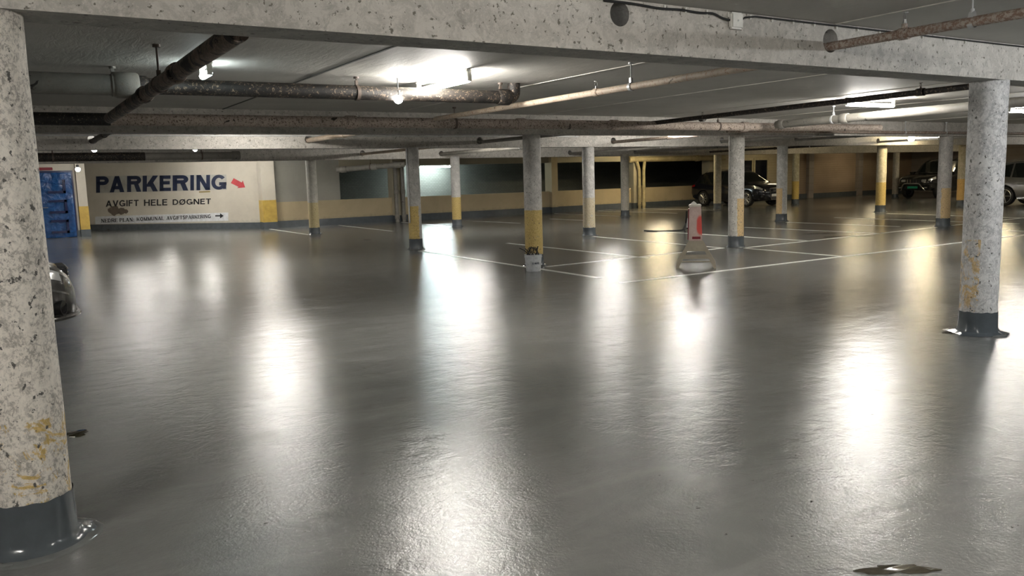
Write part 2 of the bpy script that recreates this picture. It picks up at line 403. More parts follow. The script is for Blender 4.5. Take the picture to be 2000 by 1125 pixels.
# ------------------------------------------------------------------ columns
def column(px, py, rad, label, ycfg=None, tint=PAINT, light=PLIGHT, peel=.5, pits=.5, base_h=.21, loc=None, top=None, flare=1.25, dirt=(0.30, 0.28, 0.25), name='concrete_column', seed=0, square=0, lip=True):
    if loc is None:
        p = at(px, py); d = math.hypot(p.x, p.y); p = p * ((d + rad) / d)
    else: p = Vector((loc[0], loc[1], 0))
    root = empty(name, (p.x, p.y, 0), 0, label, 'column', 'round concrete columns' if not square else None)
    top = top or SOF
    key = 'column_paint_%d' % seed
    tint = tuple(min(.8, c * 1.22) for c in tint); light = tuple(min(.85, c * 1.25) for c in light)
    mt = mat_concrete(key, tint, light, PDARK, ycfg, peel, pits, dirt, (1, 1, .8))
    bm = bmesh.new()
    if square: add_box(bm, -square, -.12, 0, square, .12, top)
    else:
        seg = 64 if p.length < 12 else 40
        nz = 12; prof = [(rad + .0015 * math.sin(i * 2.1 + seed), i * top / nz) for i in range(nz + 1)]
        add_lathe(bm, prof, seg)
    mesh_obj('shaft', bm, mt, root)
    # painted base coat, flaring out on the floor
    bm = bmesh.new()
    if square:
        add_box(bm, -square - .012, -.132, 0, square + .012, .132, base_h)
    else:
        seg = 64; rings = []
        rnd = random.Random(seed + 3)
        ph = [rnd.uniform(0, 6.3) for _ in range(4)]
        for r, z, fl in ((rad + .006, base_h, 0), (rad + .007, base_h * .7, 0), (rad + .010, .06, 0), (rad + .022, .025, .25), (rad * (1 + (flare - 1) * .7), .008, .7), (rad * flare, .002, 1)):
            ring = []
            for k in range(seg):
                a = 2 * PI * k / seg
                w_ = fl * (.018 * math.sin(3 * a + ph[0]) + .014 * math.sin(5 * a + ph[1]) + .010 * math.sin(11 * a + ph[2]) + .04 * max(0, math.sin(a * 1 + ph[3])) ** 6)
                zz = z + (.0025 * math.sin(7 * a + ph[1]) + .0025 * math.sin(13 * a + ph[2]) if z == base_h else 0)
                ring.append(bm.verts.new(((r + w_) * math.cos(a), (r + w_) * math.sin(a), zz)))
            rings.append(ring)
        for a, b in zip(rings, rings[1:]):
            for k in range(seg): bm.faces.new((a[k], a[(k + 1) % seg], b[(k + 1) % seg], b[k]))
    if seed == 1:
        bm2 = bmesh.new(); R2 = [[bm2.verts.new((c[0], c[1], c[2])) for c in ring_] for ring_ in ([[(rr_ + w2(k)) * math.cos(2 * PI * k / seg), (rr_ + w2(k)) * math.sin(2 * PI * k / seg), zz_] for k in range(seg)] for rr_, zz_, w2 in (
            (rad * 1.30, .007, lambda k: 0), (rad * 1.52, .006, lambda k: .008 * math.sin(6.28 * k / seg * 3 + 1)), (rad * 1.60, .0045, lambda k: .010 * math.sin(6.28 * k / seg * 3 + 1)), (rad * 1.64, .0005, lambda k: .012 * math.sin(6.28 * k / seg * 3 + 1) + .003 * math.sin(6.28 * k / seg * 17))))]
        for a, b in zip(R2, R2[1:]):
            for k in range(seg): bm2.faces.new((a[k], a[(k + 1) % seg], b[(k + 1) % seg], b[k]))
        mesh_obj('spilled_coating_ring', bm2, MAT['wet_lip'], root, True, 60)
    mesh_obj('base_coating', bm, MAT['base_coat'], root, True, 40)
    if lip and not square:
        bm = bmesh.new(); a0 = rnd.uniform(-2.6, -1.2)
        for q in range(2 if p.length > 8 else 1):
            pts = []; rs = []; r_ = rad * flare + .012; aa = a0 + q * 1.9; n = 14
            for k in range(n + 1):
                a = aa + .9 * (k / n - .5) * 1.2
                wv = .012 * math.sin(9 * a + ph[0]); pts.append(((r_ + wv) * math.cos(a), (r_ + wv) * math.sin(a), .006)); rs.append(.004 + .011 * math.sin(PI * k / n))
            add_tube(bm, pts, rs, 8)
        mesh_obj('dried_coating_lip', bm, MAT['wet_lip'], root)
    return root
YEL = (0.46, 0.335, 0.11); ORG = (0.50, 0.36, 0.18); TAN = (0.44, 0.38, 0.26)
# nearest left column: placed on the sight line of its right edge
pe = at(150, 1040); az = math.atan2(pe.x, pe.y); dA = math.hypot(*at(60, 1087).xy) + .165; azc = az - math.asin(.165 / dA)
colA = column(0, 0, .165, 'large cream column at the far left edge of the view, flaking yellow spots above its grey foot', (0.2, .60, (0.50, 0.35, 0.12), .29, None), (0.34, 0.315, 0.28), (0.68, 0.64, 0.575), 1.0, 1.0, .235, (dA * math.sin(azc), dA * math.cos(azc)), SOF + .02, 1.38, seed=1)
column(1908, 655, .162, 'thick grey column at the right, closest on that side, foot wet and flared', (0.2, .9, ORG, .30, (-1, 1, .08)), (0.36, 0.355, 0.35), (0.56, 0.55, 0.53), .7, .8, .215, flare=1.5, top=SOF + .02, seed=2)
column(1044, 520, .16, 'column with a mottled yellow lower half standing behind the white bucket', (0.1, 1.0, YEL, .95, None), (0.38, 0.365, 0.34), (0.50, 0.485, 0.45), .5, .5, seed=3)
column(1437, 484, .16, 'pitted grey column right of the red stand, orange patch low on its right side', (0.1, 1.02, ORG, .95, (.7, -.7, .02)), (0.40, 0.385, 0.35), (0.55, 0.53, 0.49), .5, .85, .24, seed=4)
column(1151, 461, .16, 'slim grey column with faint tan streaks, midway between bucket and red stand', (0.1, 1.0, TAN, .5, None), (0.36, 0.35, 0.33), (0.50, 0.49, 0.46), .55, .4, .22, seed=5)
cF = column(813, 488, .15, 'column with a thin pipe strapped to its left side, half its yellow band painted grey', (0.1, 1.0, YEL, 1.2, (-.8, .25, -.06)), (0.37, 0.36, 0.335), (0.47, 0.46, 0.43), .4, .6, .25, seed=6)
column(615, 458, .16, 'pale smooth column leftmost of the free ones right of the big lettering', (0.1, .98, (0.46, 0.38, 0.20), .95, None), (0.41, 0.395, 0.35), (0.47, 0.455, 0.41), .2, .15, .21, seed=7)
column(893, 443, .155, 'clean column with an unbroken bright yellow band, in front of the cool lit wall', (0.1, .98, YEL, 1.3, None), (0.42, 0.41, 0.39), (0.48, 0.47, 0.44), .2, .15, .24, seed=8)
column(1221, 423, .155, 'grey column without yellow, just left of the twin yellow drain pipes', None, (0.38, 0.35, 0.29), (0.46, 0.43, 0.36), .5, .7, .23, seed=9)
column(1526, 433, .16, 'grey column at the nose of the black crossover car, orange patch on its left', (0.1, 1.02, ORG, .9, (-.7, .7, .0)), (0.38, 0.37, 0.34), (0.50, 0.49, 0.46), .4, .4, .24, seed=10)
column(1719, 415, .165, 'column with a full golden yellow band, left of the dark off-roader', (0.1, 1.05, YEL, 1.3, None), (0.40, 0.36, 0.26), (0.50, 0.46, 0.36), .4, .3, .25, seed=11)
column(1841, 443, .165, 'streaky brown-grey column with pale orange band, overlapping the dark off-roader', (0.1, 1.0, ORG, .95, (.5, -.7, -.06)), (0.34, 0.32, 0.295), (0.44, 0.42, 0.385), .5, .7, .22, seed=12)
column(1401, 409, .16, 'tan stained column standing in front of the black crossover car', None, (0.36, 0.32, 0.22), (0.46, 0.42, 0.32), .5, .5, .25, seed=13)
column(1553, 400, .155, 'thin distant column with golden band right of the black crossover car', (0.1, 1.05, (0.45, 0.32, 0.08), 1.3, None), (0.32, 0.29, 0.2), (0.42, 0.4, 0.3), .4, .4, .25, seed=14)
column(1748, 387, .15, 'plain distant column right beside the front corner of the dark off-roader', None, (0.36, 0.33, 0.28), (0.44, 0.41, 0.36), .3, .4, .2, seed=15)
column(1876, 404, .15, 'column with orange band mostly hidden behind the thick right column', (0.1, 1.05, (0.52, 0.33, 0.1), 1.3, None), (0.36, 0.32, 0.22), (0.46, 0.42, 0.32), .4, .4, .25, seed=16)

# pilasters along the walls
def pilaster(x0, x1, y0, y1, mat, label, yellow=None, base=True, top=CEIL):
    root = empty('wall_pilaster', ((x0 + x1) / 2, (y0 + y1) / 2, 0), 0, label, 'pilaster')
    cx, cy = (x0 + x1) / 2, (y0 + y1) / 2; a = (x1 - x0) / 2; b = (y1 - y0) / 2
    box_obj('shaft', (-a, -b, 0), (a, b, top), mat, root, 0, False)
    if yellow: box_obj('yellow_band', (-a - .006, -b - .006, .24), (a + .006, b + .006, 1.02), MAT['mustard'], root, 0, False)
    if base: box_obj('base_coating', (-a - .012, -b - .012, 0), (a + .012, b + .012, .24), MAT['base_coat'], root, 0, False)
    return root
pw = at(527, 446)
pilaster(on_plane(515, 420, (0, 29.45, 0), Vector((0, 1, 0))).x, on_plane(541, 420, (0, 29.45, 0), Vector((0, 1, 0))).x, 29.45, 29.95, MAT['sign_wall'], 'square cream pilaster with mustard band at the right end of the lettered wall', True)
pd = at(157, 459)
pilaster(DOORP.x + .12, DOORP.x + .40, DY - .05, DY + .28, MAT['sign_wall'], 'narrow cream pilaster with mustard foot directly right of the blue door', True)
for u, w_, mt, lb in ((776, .17, 'lintel_paint', 'square tan pilaster behind the pair of grey downpipes on the back wall'), (1082, .16, 'tan_parapet', 'square tan pilaster crossing the dark opening right of the bucket column'), (1240, .15, 'lintel_paint', 'tan pilaster behind the twin yellow drain pipes'), (1386, .12, 'lintel_paint', 'tan pilaster just left of the stained column by the black crossover')):
    p = on_plane(u, 400, (0, 29.6, 0), Vector((0, 1, 0)))
    pilaster(p.x - w_, p.x + w_, 29.5, 30.02, MAT[mt], lb, False, True)
for u, lb in ((1583, 'brown pilaster between the shutter bays, left one'), (1679, 'brown pilaster at the right end of the shutter bays')):
    p = on_plane(u, 360, (0, 29.6, 0), Vector((0, 1, 0)))
    pilaster(p.x - .2, p.x + .2, 29.55, 29.76, MAT['east_wall'], lb, False, False)

# ------------------------------------------------------------------ windows in the siding wall
def window(n, u0, u1, v0, v1):
    a = on_plane(u0, v0, (0, 29.69, 0), Vector((0, 1, 0))); b = on_plane(u1, v1, (0, 29.69, 0), Vector((0, 1, 0)))
    x0, x1 = a.x, b.x; z1, z0 = a.z, max(.9, b.z)
    bm = bmesh.new(); t = .10
    for q in ((x0 - t, z0 - t, x1 + t, z0), (x0 - t, z1, x1 + t, z1 + t), (x0 - t, z0, x0, z1), (x1, z0, x1 + t, z1)):
        add_box(bm, q[0], 29.64, q[1], q[2], 29.72, q[3])
    fr = mesh_obj('window_%d' % n, bm, MAT['frame_paint'], None, False); tag(fr, kind='structure')
    box_obj('window_pane', (x0, 29.68, z0), (x1, 29.695, z1), MAT['window_dark'], fr, 0, False)
window(1, 1440, 1467, 314, 366); window(2, 1474, 1497, 313, 366)

# ------------------------------------------------------------------ door
def make_door():
    x1 = DOORP.x - .02; x0 = x1 - 1.02; y = DY
    H = 2.16
    fr = bmesh.new()
    for q in ((x0 - .07, 0, x0, H + .06), (x1, 0, x1 + .05, H + .06), (x0, H, x1, H + .06)): add_box(fr, q[0], y - .03, q[1], q[2], y, q[3])
    d = mesh_obj('door_1', fr, MAT['door_dark'], None, False); tag(d, 'blue wrapped door with three square panels at the left end', kind='structure')
    bm = bmesh.new(); nx, nz = 26, 54
    grid = [[None] * (nz + 1) for _ in range(nx + 1)]
    for i in range(nx + 1):
        for k in range(nz + 1):
            x = x0 + (x1 - x0) * i / nx; z = .01 + (H - .01) * k / nz
            yy = y - .055 + .022 * mnoise.noise((x * 3.1, 0, z * 2.3)) + .01 * mnoise.noise((x * 11, 4, z * 8))
            if k == 0 or k == nz or i == 0 or i == nx: yy = y - .045
            grid[i][k] = bm.verts.new((x, yy, z))
    for i in range(nx):
        for k in range(nz): bm.faces.new((grid[i][k], grid[i + 1][k], grid[i + 1][k + 1], grid[i][k + 1]))
    rim = [grid[i][0] for i in range(nx + 1)] + [grid[nx][k] for k in range(1, nz + 1)] + [grid[i][nz] for i in range(nx - 1, -1, -1)] + [grid[0][k] for k in range(nz - 1, 0, -1)]
    back = [bm.verts.new((v.co.x, y - .005, v.co.z)) for v in rim]
    for k in range(len(rim)): bm.faces.new((rim[k], rim[(k + 1) % len(rim)], back[(k + 1) % len(rim)], back[k]))
    mesh_obj('door_leaf', bm, MAT['blue_door_film'], d, True, 60)
    for zc in (1.70, 1.04, .38):
        bm = bmesh.new(); a, b = x0 + .30, x1 - .20; h = .22; t = .075
        for q in ((a, zc - h, b, zc - h + t), (b - t, zc - h, b, zc + h), (a, zc + h - t, b, zc + h) if zc < 1.5 else (a + .5, zc + h - t, b, zc + h)):
            add_box(bm, q[0], y - .098, q[1], q[2], y - .05, q[3])
        mesh_obj('door_panel', bm, MAT['door_dark'], d, False)
    bm = bmesh.new(); add_tube(bm, bend([(x0 + .12, y - .05, 1.02), (x0 + .12, y - .13, 1.02), (x0 + .26, y - .13, 1.02)], .03), .012, 10)
    mesh_obj('door_handle', bm, MAT['steel'], d)
    o = box_obj('warning_light_box', (x0 + .10, y - .09, H + .08), (x0 + .50, y, H + .17), MAT['sign_red_side'], None, .01)
    tag(o, 'small dark red box fixed above the blue door', 'box')
make_door()

# ------------------------------------------------------------------ lettering on the slanting wall
SD = (SW_B - SW_A); SD.z = 0; SD.normalize(); SN = Vector((SD.y, -SD.x, 0))      # SN points towards the room
if SN.dot(Vector((0, -1, 0))) < 0: SN = -SN
def swp(u, v):
    q = on_plane(u, v, SW_A, SN); return ((q - SW_A).dot(SD), q.z)
def text_mesh(body, bold=0.0, shear=0.0):
    cu = bpy.data.curves.new('t', 'FONT'); cu.body = body; cu.size = 1.0; cu.offset = bold; cu.extrude = 0.0; cu.shear = shear; cu.resolution_u = 6
    o = bpy.data.objects.new('t', cu); COL.objects.link(o)
    dg = bpy.context.evaluated_depsgraph_get(); dg.update()
    me = bpy.data.meshes.new_from_object(o.evaluated_get(dg)); bpy.data.objects.remove(o)
    bm = bmesh.new(); bm.from_mesh(me); bpy.data.meshes.remove(me); return bm
def stroke(P, w):
    P = [Vector(p) for p in P]; out = []
    for i, p in enumerate(P):
        a = (P[i] - P[i - 1]).normalized() if i else (P[1] - P[0]).normalized(); b = (P[i + 1] - P[i]).normalized() if i < len(P) - 1 else a
        n = Vector((-(a + b).y, (a + b).x)).normalized(); k = w / 2 / max(.5, n.dot(Vector((-a.y, a.x)))); out.append((p + n * k, p - n * k))
    return [(out[i][0], out[i + 1][0], out[i + 1][1], out[i][1]) for i in range(len(out) - 1)]
def arc(cx, cy, rx, ry, a0, a1, n=14): return [(cx + rx * math.cos(math.radians(a0 + (a1 - a0) * k / n)), cy + ry * math.sin(math.radians(a0 + (a1 - a0) * k / n))) for k in range(n + 1)]
def glyph(ch, w=.18, serif=0.0, thin=None):
    """bold grotesque capital, one unit tall: (width, list of quads)"""
    t = thin or w; h = w / 2; q = []
    st = lambda x, y0=0, y1=1, ww=w: q.append(((x - ww / 2, y0), (x + ww / 2, y0), (x + ww / 2, y1), (x - ww / 2, y1)))
    bar = lambda x0, x1, y: q.append(((x0, y - t / 2), (x1, y - t / 2), (x1, y + t / 2), (x0, y + t / 2)))
    dg = lambda x0, y0, x1, y1, k: q.append(((x0, y0), (x0 + k, y0), (x1 + k, y1), (x1, y1)))
    W = {'A': .84, 'D': .78, 'E': .64, 'F': .60, 'G': .86, 'H': .76, 'I': w, 'K': .80, 'L': .58, 'M': .92, 'N': .78, 'O': .86, 'Ø': .86, 'P': .70, 'R': .76, 'S': .70, 'T': .66, 'U': .76, 'V': .80, ':': w}[ch]
    kw = w * 1.12; kt = t * 1.12
    if ch in 'EFL':
        st(h); 
        if ch != 'F': bar(0, W, t / 2)
        if ch != 'L': bar(0, W * .97, 1 - t / 2); bar(0, W * .90, .53)
    elif ch == 'H': st(h); st(W - h); bar(0, W, .53)
    elif ch == 'I': st(h)
    elif ch == 'T': st(W / 2); bar(0, W, 1 - t / 2)
    elif ch == 'N': st(h, 0, 1, t if thin else w); st(W - h, 0, 1, t if thin else w); dg(W - kw * 1.05, 0, 0, 1, kw * 1.05)
    elif ch == 'M': st(h, 0, 1, t if thin else w); st(W - h); dg(W / 2 - kw / 2, 0, 0, 1, kw); dg(W / 2 - kt / 2, 0, W - kt, 1, kt)
    elif ch in 'AV':
        f = (lambda y: y) if ch == 'A' else (lambda y: 1 - y)
        dg(0, f(0), W / 2 - kt / 2, f(1), kt) if ch == 'A' else dg(0, f(0), W / 2 - kw / 2, f(1), kw)
        dg(W - kw, f(0), W / 2 - kw / 2, f(1), kw) if ch == 'A' else dg(W - kt, f(0), W / 2 - kt / 2, f(1), kt)
        if ch == 'A': bar(.17, W - .17, .29)
    elif ch == 'K': st(h); dg(w * .6, .30, W - kt - .03, 1, kt * 1.1); dg(W - kw * 1.12, 0, .27, .60, kw * 1.05)
    elif ch in 'PR':
        st(h); yb = .46; r = (1 - yb) / 2; q += stroke([(h, 1 - t / 2)] + arc(W - r - .02, 1 - r, r - h + .02, r - t / 2, 90, -90) + [(h, yb + t / 2)], w if not thin else (w + t) / 2)
        if ch == 'R': dg(W - kw, 0, .36, .52, kw)
    elif ch == 'D': st(h); q += stroke([(h, 1 - t / 2), (.32, 1 - t / 2)] + arc(.32, .5, W - .32 - h, .5 - t / 2, 90, -90) + [(h, t / 2)], w if not thin else (w + t) / 2)
    elif ch in 'OØ':
        q += stroke(arc(W / 2, .5, W / 2 - h, .51 - t / 2, 0, 361, 32), w)
        if ch == 'Ø': q += stroke([(.06, -.02), (W - .06, 1.02)], w * .5)
    elif ch == 'G': q += stroke(arc(W / 2, .5, W / 2 - h, .51 - t / 2, 38, 322, 26), w); st(W - h, 0.04, .5, w * .8); bar(W * .52, W, .5 - t / 2)
    elif ch == 'U': q += stroke([(h, 1), (h, .34)] + arc(W / 2, .34, W / 2 - h, .34 - t / 2, 180, 360) + [(W - h, 1)], w if not thin else (w + t) / 2)
    elif ch == 'S':
        r = .265
        q += stroke(arc(W / 2, 1 - r - .01, W / 2 - h, r - t / 2, 20, 200, 14) + arc(W / 2, r + .01, W / 2 - h, r - t / 2, 70, -160, 18), w)
    elif ch == ':': st(h, .0, w); st(h, .5, .5 + w)
    if serif and ch not in 'OGSØ:':
        ends = {'A': [(h * .5, 0), (W - h, 0)], 'V': [(h, 1), (W - h * .5, 1)], 'T': [(W / 2, 0)], 'U': [(h, 1), (W - h, 1)], 'P': [(h, 0)], 'F': [(h, 0)], 'M': [(h, 0), (W - h, 0), (h, 1), (W - h, 1)], 'N': [(h, 0), (h, 1), (W - h, 1)], 'K': [(h, 0), (h, 1), (W - h, 0), (W - h, 1)], 'H': [(h, 0), (h, 1), (W - h, 0), (W - h, 1)], 'R': [(h, 0), (W - h, 0)], 'I': [(h, 0), (h, 1)]}.get(ch, [(h, 0), (h, 1)])
        for x, y in ends: q.append(((x - h - serif, y - (.0 if y == 0 else .06)), (x + h + serif, y - (.0 if y == 0 else .06)), (x + h + serif, y + (.06 if y == 0 else 0)), (x - h - serif, y + (.06 if y == 0 else 0))))
        if ch in 'EFTL':
            for x, y in {'E': [(W, 0), (W, 1)], 'F': [(W, 1)], 'T': [(0, 1), (W, 1)], 'L': [(W, 0)]}[ch]: q.append(((x - .05, y), (x + .03, y), (x + .03, y + (.18 if y == 0 else -.18)), (x - .02, y + (.18 if y == 0 else -.18))))
    return W, q
def word_mesh(body, w=.18, gap=.10, serif=0.0, thin=None, space=.42):
    bm = bmesh.new(); x = 0
    for ch in body:
        if ch == ' ': x += space; continue
        W, q = glyph(ch, w, serif, thin)
        for f in q: bm.faces.new([bm.verts.new((x + p[0], p[1], 0)) for p in f])
        x += W + gap + serif
    return bm
def fit_text(bm, quad, frame, depth=.004, lift=.006):
    """bend the flat text into the four photo corners (bl, br, tr, tl) given in frame coordinates"""
    xs = [v.co.x for v in bm.verts]; ys = [v.co.y for v in bm.verts]; x0, x1, y0, y1 = min(xs), max(xs), min(ys), max(ys)
    r = bmesh.ops.extrude_face_region(bm, geom=bm.faces[:]); nv = [g for g in r['geom'] if isinstance(g, bmesh.types.BMVert)]
    nset = set(nv)
    for v in bm.verts:
        s = (v.co.x - x0) / (x1 - x0); t = (v.co.y - y0) / (y1 - y0)
        bl, br, tr, tl = [Vector(q) for q in quad]
        q = bl * (1 - s) * (1 - t) + br * s * (1 - t) + tr * s * t + tl * (1 - s) * t
        v.co = frame(q.x, q.y, lift + (depth if v in nset else 0))
    return bm
def sframe(s, z, off): return SW_A + SD * s + Vector((0, 0, z)) + SN * off
def quad_px(*p): return [swp(*q) for q in p]
def plate(name, pts, mat, parent=None, frame=sframe, lift=.001, th=.003):
    bm = bmesh.new(); a = [bm.verts.new(frame(x, z, lift)) for x, z in pts]; b = [bm.verts.new(frame(x, z, lift + th)) for x, z in pts]
    bm.faces.new(a); bm.faces.new(b)
    for k in range(len(a)): bm.faces.new((a[k], a[(k + 1) % len(a)], b[(k + 1) % len(a)], b[k]))
    return mesh_obj(name, bm, mat, parent, False)
s1 = empty('wall_lettering', (0, 0, 0), 0, 'huge navy PARKERING lettering on grey foil strips', 'lettering')
plate('backing_strip', quad_px((188, 377), (443, 370.5), (442, 341), (187, 344)), MAT['foil_grey'], s1)
word = 'PARKERING'; xs = [(188, 212.5), (214.5, 243), (248.5, 276), (279, 309), (312, 334), (337.5, 368), (372, 379), (384, 410.5), (413, 442.5)]
for i, ch in enumerate(word):
    a, b = xs[i]
    bot = lambda x: 376.5 - (x - 190) * 6.3 / 253; top = lambda x: 344.5 - (x - 190) * 3.5 / 253
    bm = fit_text(word_mesh(ch, .215), quad_px((a, bot(a)), (b, bot(b)), (b, top(b)), (a, top(a))), sframe)
    mesh_obj('letter', bm, MAT['ink_navy'], s1, False)
plate('ochre_tape_strip', quad_px((389, 376.5), (410.5, 375.5), (410.5, 372.8), (389, 373.6)), MAT['ochre_tape'], s1, lift=.004)
s2 = empty('wall_lettering', (0, 0, 0)); sl = lambda x: 404 - (x - 207) * 5 / 205
for body, xa, xb in (('AVGIFT', 207, 271), ('HELE', 281.5, 327), ('DØGNET', 337.5, 412)):
    mesh_obj('lettering', fit_text(word_mesh(body, .175, .13), quad_px((xa, sl(xa)), (xb, sl(xb)), (xb, sl(xb) - 12.3), (xa, sl(xa) - 12.3)), sframe), MAT['ink_black'], s2, False)
tag(s2, 'smaller black AVGIFT HELE DØGNET lettering below the huge word', 'lettering')
s3 = empty('direction_sign', (0, 0, 0), 0, 'long white strip sign with black lettering and arrow at the foot of the wall', 'sign')
plate('sign_panel', quad_px((186, 438), (446, 431), (446, 415), (186, 423)), MAT['sign_white'], s3)
for body, q in (('NEDRE PLAN:', ((198, 435), (262, 432.5), (262, 424.5), (197, 427))), ('KOMMUNAL', ((267, 432.0), (320, 430), (320, 422.3), (267, 424.3))), ('AVGIFTSPARKERING', ((325, 430), (412, 426), (412, 418.7), (325, 422)))):
    mesh_obj('lettering', fit_text(word_mesh(body, .20, .07, .07, .10), quad_px(*q), sframe, .003, .006), MAT['ink_black'], s3, False)
def arrow_pts(x0, x1, ym, ht, hh, slope, head=.42):
    xa = x1 - (x1 - x0) * head; f = lambda x, dy: swp(x, ym + slope * (x - x0) + dy)
    return [f(x0, ht), f(xa, ht), f(xa, hh), f(x1, 0), f(xa, -hh), f(xa, -ht), f(x0, -ht)]
plate('arrow', arrow_pts(420.5, 437, 421.5, 1.3, 5, 0), MAT['ink_black'], s3, lift=.006)
def rot_arrow():
    c = (453, 353); d = Vector((27, 12.5)).normalized(); n = Vector((-d.y, d.x)); P = lambda a, b: swp(c[0] + d.x * a + n.x * b, c[1] + d.y * a + n.y * b)
    return [P(0, 5), P(17, 5.5), P(15, 9), P(29, 1), P(19, -9.5), P(19, -5), P(1, -6)]
tag(plate('arrow_sign', rot_arrow(), MAT['sign_red']), 'red arrow sign tilted downward, right of the huge lettering', 'sign')
# soot stain under the middle word
bm = bmesh.new()
for (u, v, r) in ((224, 411, .24), (238, 412, .17), (216, 411, .13), (246, 413, .10)):
    s, z = swp(u, v); n = 18
    rnd = random.Random(int(u)); ring = [bm.verts.new(sframe(s + r * (1 + .18 * rnd.uniform(-1, 1)) * math.cos(2 * PI * k / n), z + r * .8 * (1 + .18 * rnd.uniform(-1, 1)) * math.sin(2 * PI * k / n), .0015 + .0004 * (u % 7))) for k in range(n)]
    bm.faces.new(ring)
tag(mesh_obj('soot_stain', bm, MAT['soot'], None, False), 'brown sooty blotch on the wall below the word AVGIFT', 'stain')

# ------------------------------------------------------------------ painted parking lines
def line(pa, pb, w, label, group):
    a = at(*pa); b = at(*pb); d = (b - a).normalized(); n = Vector((-d.y, d.x, 0)) * w / 2
    bm = bmesh.new(); N = max(2, int((b - a).length / .4)); L, R = [], []
    for k in range(N + 1):
        p = a + (b - a) * k / N; j = .006 * mnoise.noise((p.x * 4, p.y * 4, 1)); j2 = .006 * mnoise.noise((p.x * 4, p.y * 4, 9))
        L.append(p + n * (1 + j * 8)); R.append(p - n * (1 + j2 * 8))
    top = [[bm.verts.new((q.x, q.y, .003)) for q in s] for s in (L, R)]; bot = [[bm.verts.new((q.x, q.y, -.001)) for q in s] for s in (L, R)]
    for k in range(N):
        bm.faces.new((top[0][k], top[0][k + 1], top[1][k + 1], top[1][k]))
        for s in (0, 1): bm.faces.new((top[s][k], top[s][k + 1], bot[s][k + 1], bot[s][k]))
    o = mesh_obj('parking_line', bm, MAT['line_paint'], None, False)
    tag(o, label, 'line marking', group)
LG = 'white parking bay lines'
LINES = [((820, 490), (1170, 543), 'white floor line from the pipe column past the white bucket'),
 ((1066, 521), (1412, 484.5), 'white floor line from bucket column to the pitted column behind the red stand'),
 ((1455, 484), (1828, 444), 'white floor line between pitted column and streaky brown column'),
 ((1858, 440.5), (2060, 419), 'white floor line running right from the streaky brown column'),
 ((1212, 552.5), (2080, 449.5), 'longest white floor line, nearest the viewer, passing in front of the red stand'),
 ((1158, 462), (1412, 484.5), 'white floor line from the slim grey column to the pitted column'),
 ((1455, 485), (1646, 501), 'short white floor line from pitted column toward the nearest long line'),
 ((991, 475), (1266, 504), 'white floor line starting right of the bright yellow band column'),
 ((1258, 450.5), (1580, 470.5), 'white floor line passing behind the red stand at mid height'),
 ((1455, 444), (1722, 456), 'white floor line starting right of the pitted column at its orange patch'),
 ((1536, 434), (1757, 442.5), 'white floor line starting at the column by the crossover nose'),
 ((1630, 425), (1990, 437), 'white floor line crossing below the golden banded column'),
 ((1733, 417), (2060, 428), 'white floor line starting at the golden banded column near the off-roader'),
 ((1950, 449), (2060, 454), 'short white floor line cut off by the right edge beyond the thick column'),
 ((528, 447.5), (604, 458.5), 'short white floor line from corner pilaster to leftmost free column'),
 ((662, 440), (767, 451.5), 'short white floor line on bare floor left of the pipe column'),
 ((785, 434), (884, 442.5), 'short white floor line reaching the bright yellow band column from the left'),
 ((911, 431), (1016, 436), 'thin far white floor line right of the bright yellow band column'),
 ((1075, 427.5), (1142, 430.5), 'thin far white floor line ending behind the slim grey column'),
 ((1084, 417), (1214, 422.5), 'thin far white floor line ending at the grey column without yellow'),
 ((1168, 412), (1322, 416.5), 'thin far white floor line starting below the tan parapet'),
 ((1258, 407.5), (1394, 410.5), 'farthest white floor line, ending at the tan stained column')]
for a, b, lb in LINES: line(a, b, .10, lb, LG)

# ------------------------------------------------------------------ puddles and stains on the floor
def blob(name, u, v, rx, ry, mat, label, cat='puddle', rz=0, seed=1, z=.0016):
    c = at(u, v); bm = bmesh.new(); n = 48; rnd = random.Random(seed); ph = [rnd.uniform(0, 6.3) for _ in range(5)]
    ring = []; inner = []
    for k in range(n):
        a = 2 * PI * k / n; r = 1 + .22 * math.sin(2 * a + ph[0]) + .15 * math.sin(3 * a + ph[1]) + .10 * math.sin(6 * a + ph[2]) + .06 * math.sin(11 * a + ph[3])
        x, y = rx * r * math.cos(a), ry * r * math.sin(a)
        X = x * math.cos(rz) - y * math.sin(rz); Y = x * math.sin(rz) + y * math.cos(rz)
        ring.append(bm.verts.new((X, Y, .0005))); inner.append(bm.verts.new((X * .985, Y * .985, z)))
    for k in range(n): bm.faces.new((ring[k], ring[(k + 1) % n], inner[(k + 1) % n], inner[k]))
    bm.faces.new(inner)
    o = mesh_obj(name, bm, mat, None, True, 50); o.location = (c.x, c.y, 0.001); tag(o, label, cat); return o
plain('oily_water', (0.035, 0.030, 0.018), 0.04, 0, .3, 5); plain('brown_water', (0.055, 0.048, 0.035), 0.16, 0, .3, 4); plain('black_oil', (0.006, 0.006, 0.006), 0.12)
CR = -YAW  # across the view
blob('puddle', 1752, 1113, .13, .045, MAT['brown_water'], 'brown dirty puddle at the bottom edge, nearest the viewer', rz=CR, seed=3)
blob('puddle', 150, 847, .075, .07, MAT['oily_water'], 'small brown puddle just right of the large cream column', rz=CR, seed=5)
blob('puddle', 1856, 650, .06, .05, MAT['oily_water'], 'dark greenish puddle at the left foot of the thick grey column', rz=CR, seed=8)
blob('oil_stain', 1655, 461.5, .5, .22, MAT['black_oil'], 'black oily streak on the floor line left of the streaky brown column', 'stain', rz=CR, seed=11)
blob('oil_stain', 1610, 456, .45, .10, MAT['brown_water'], 'faint brown streak on the floor, left of the black oily one', 'stain', rz=CR, seed=12)
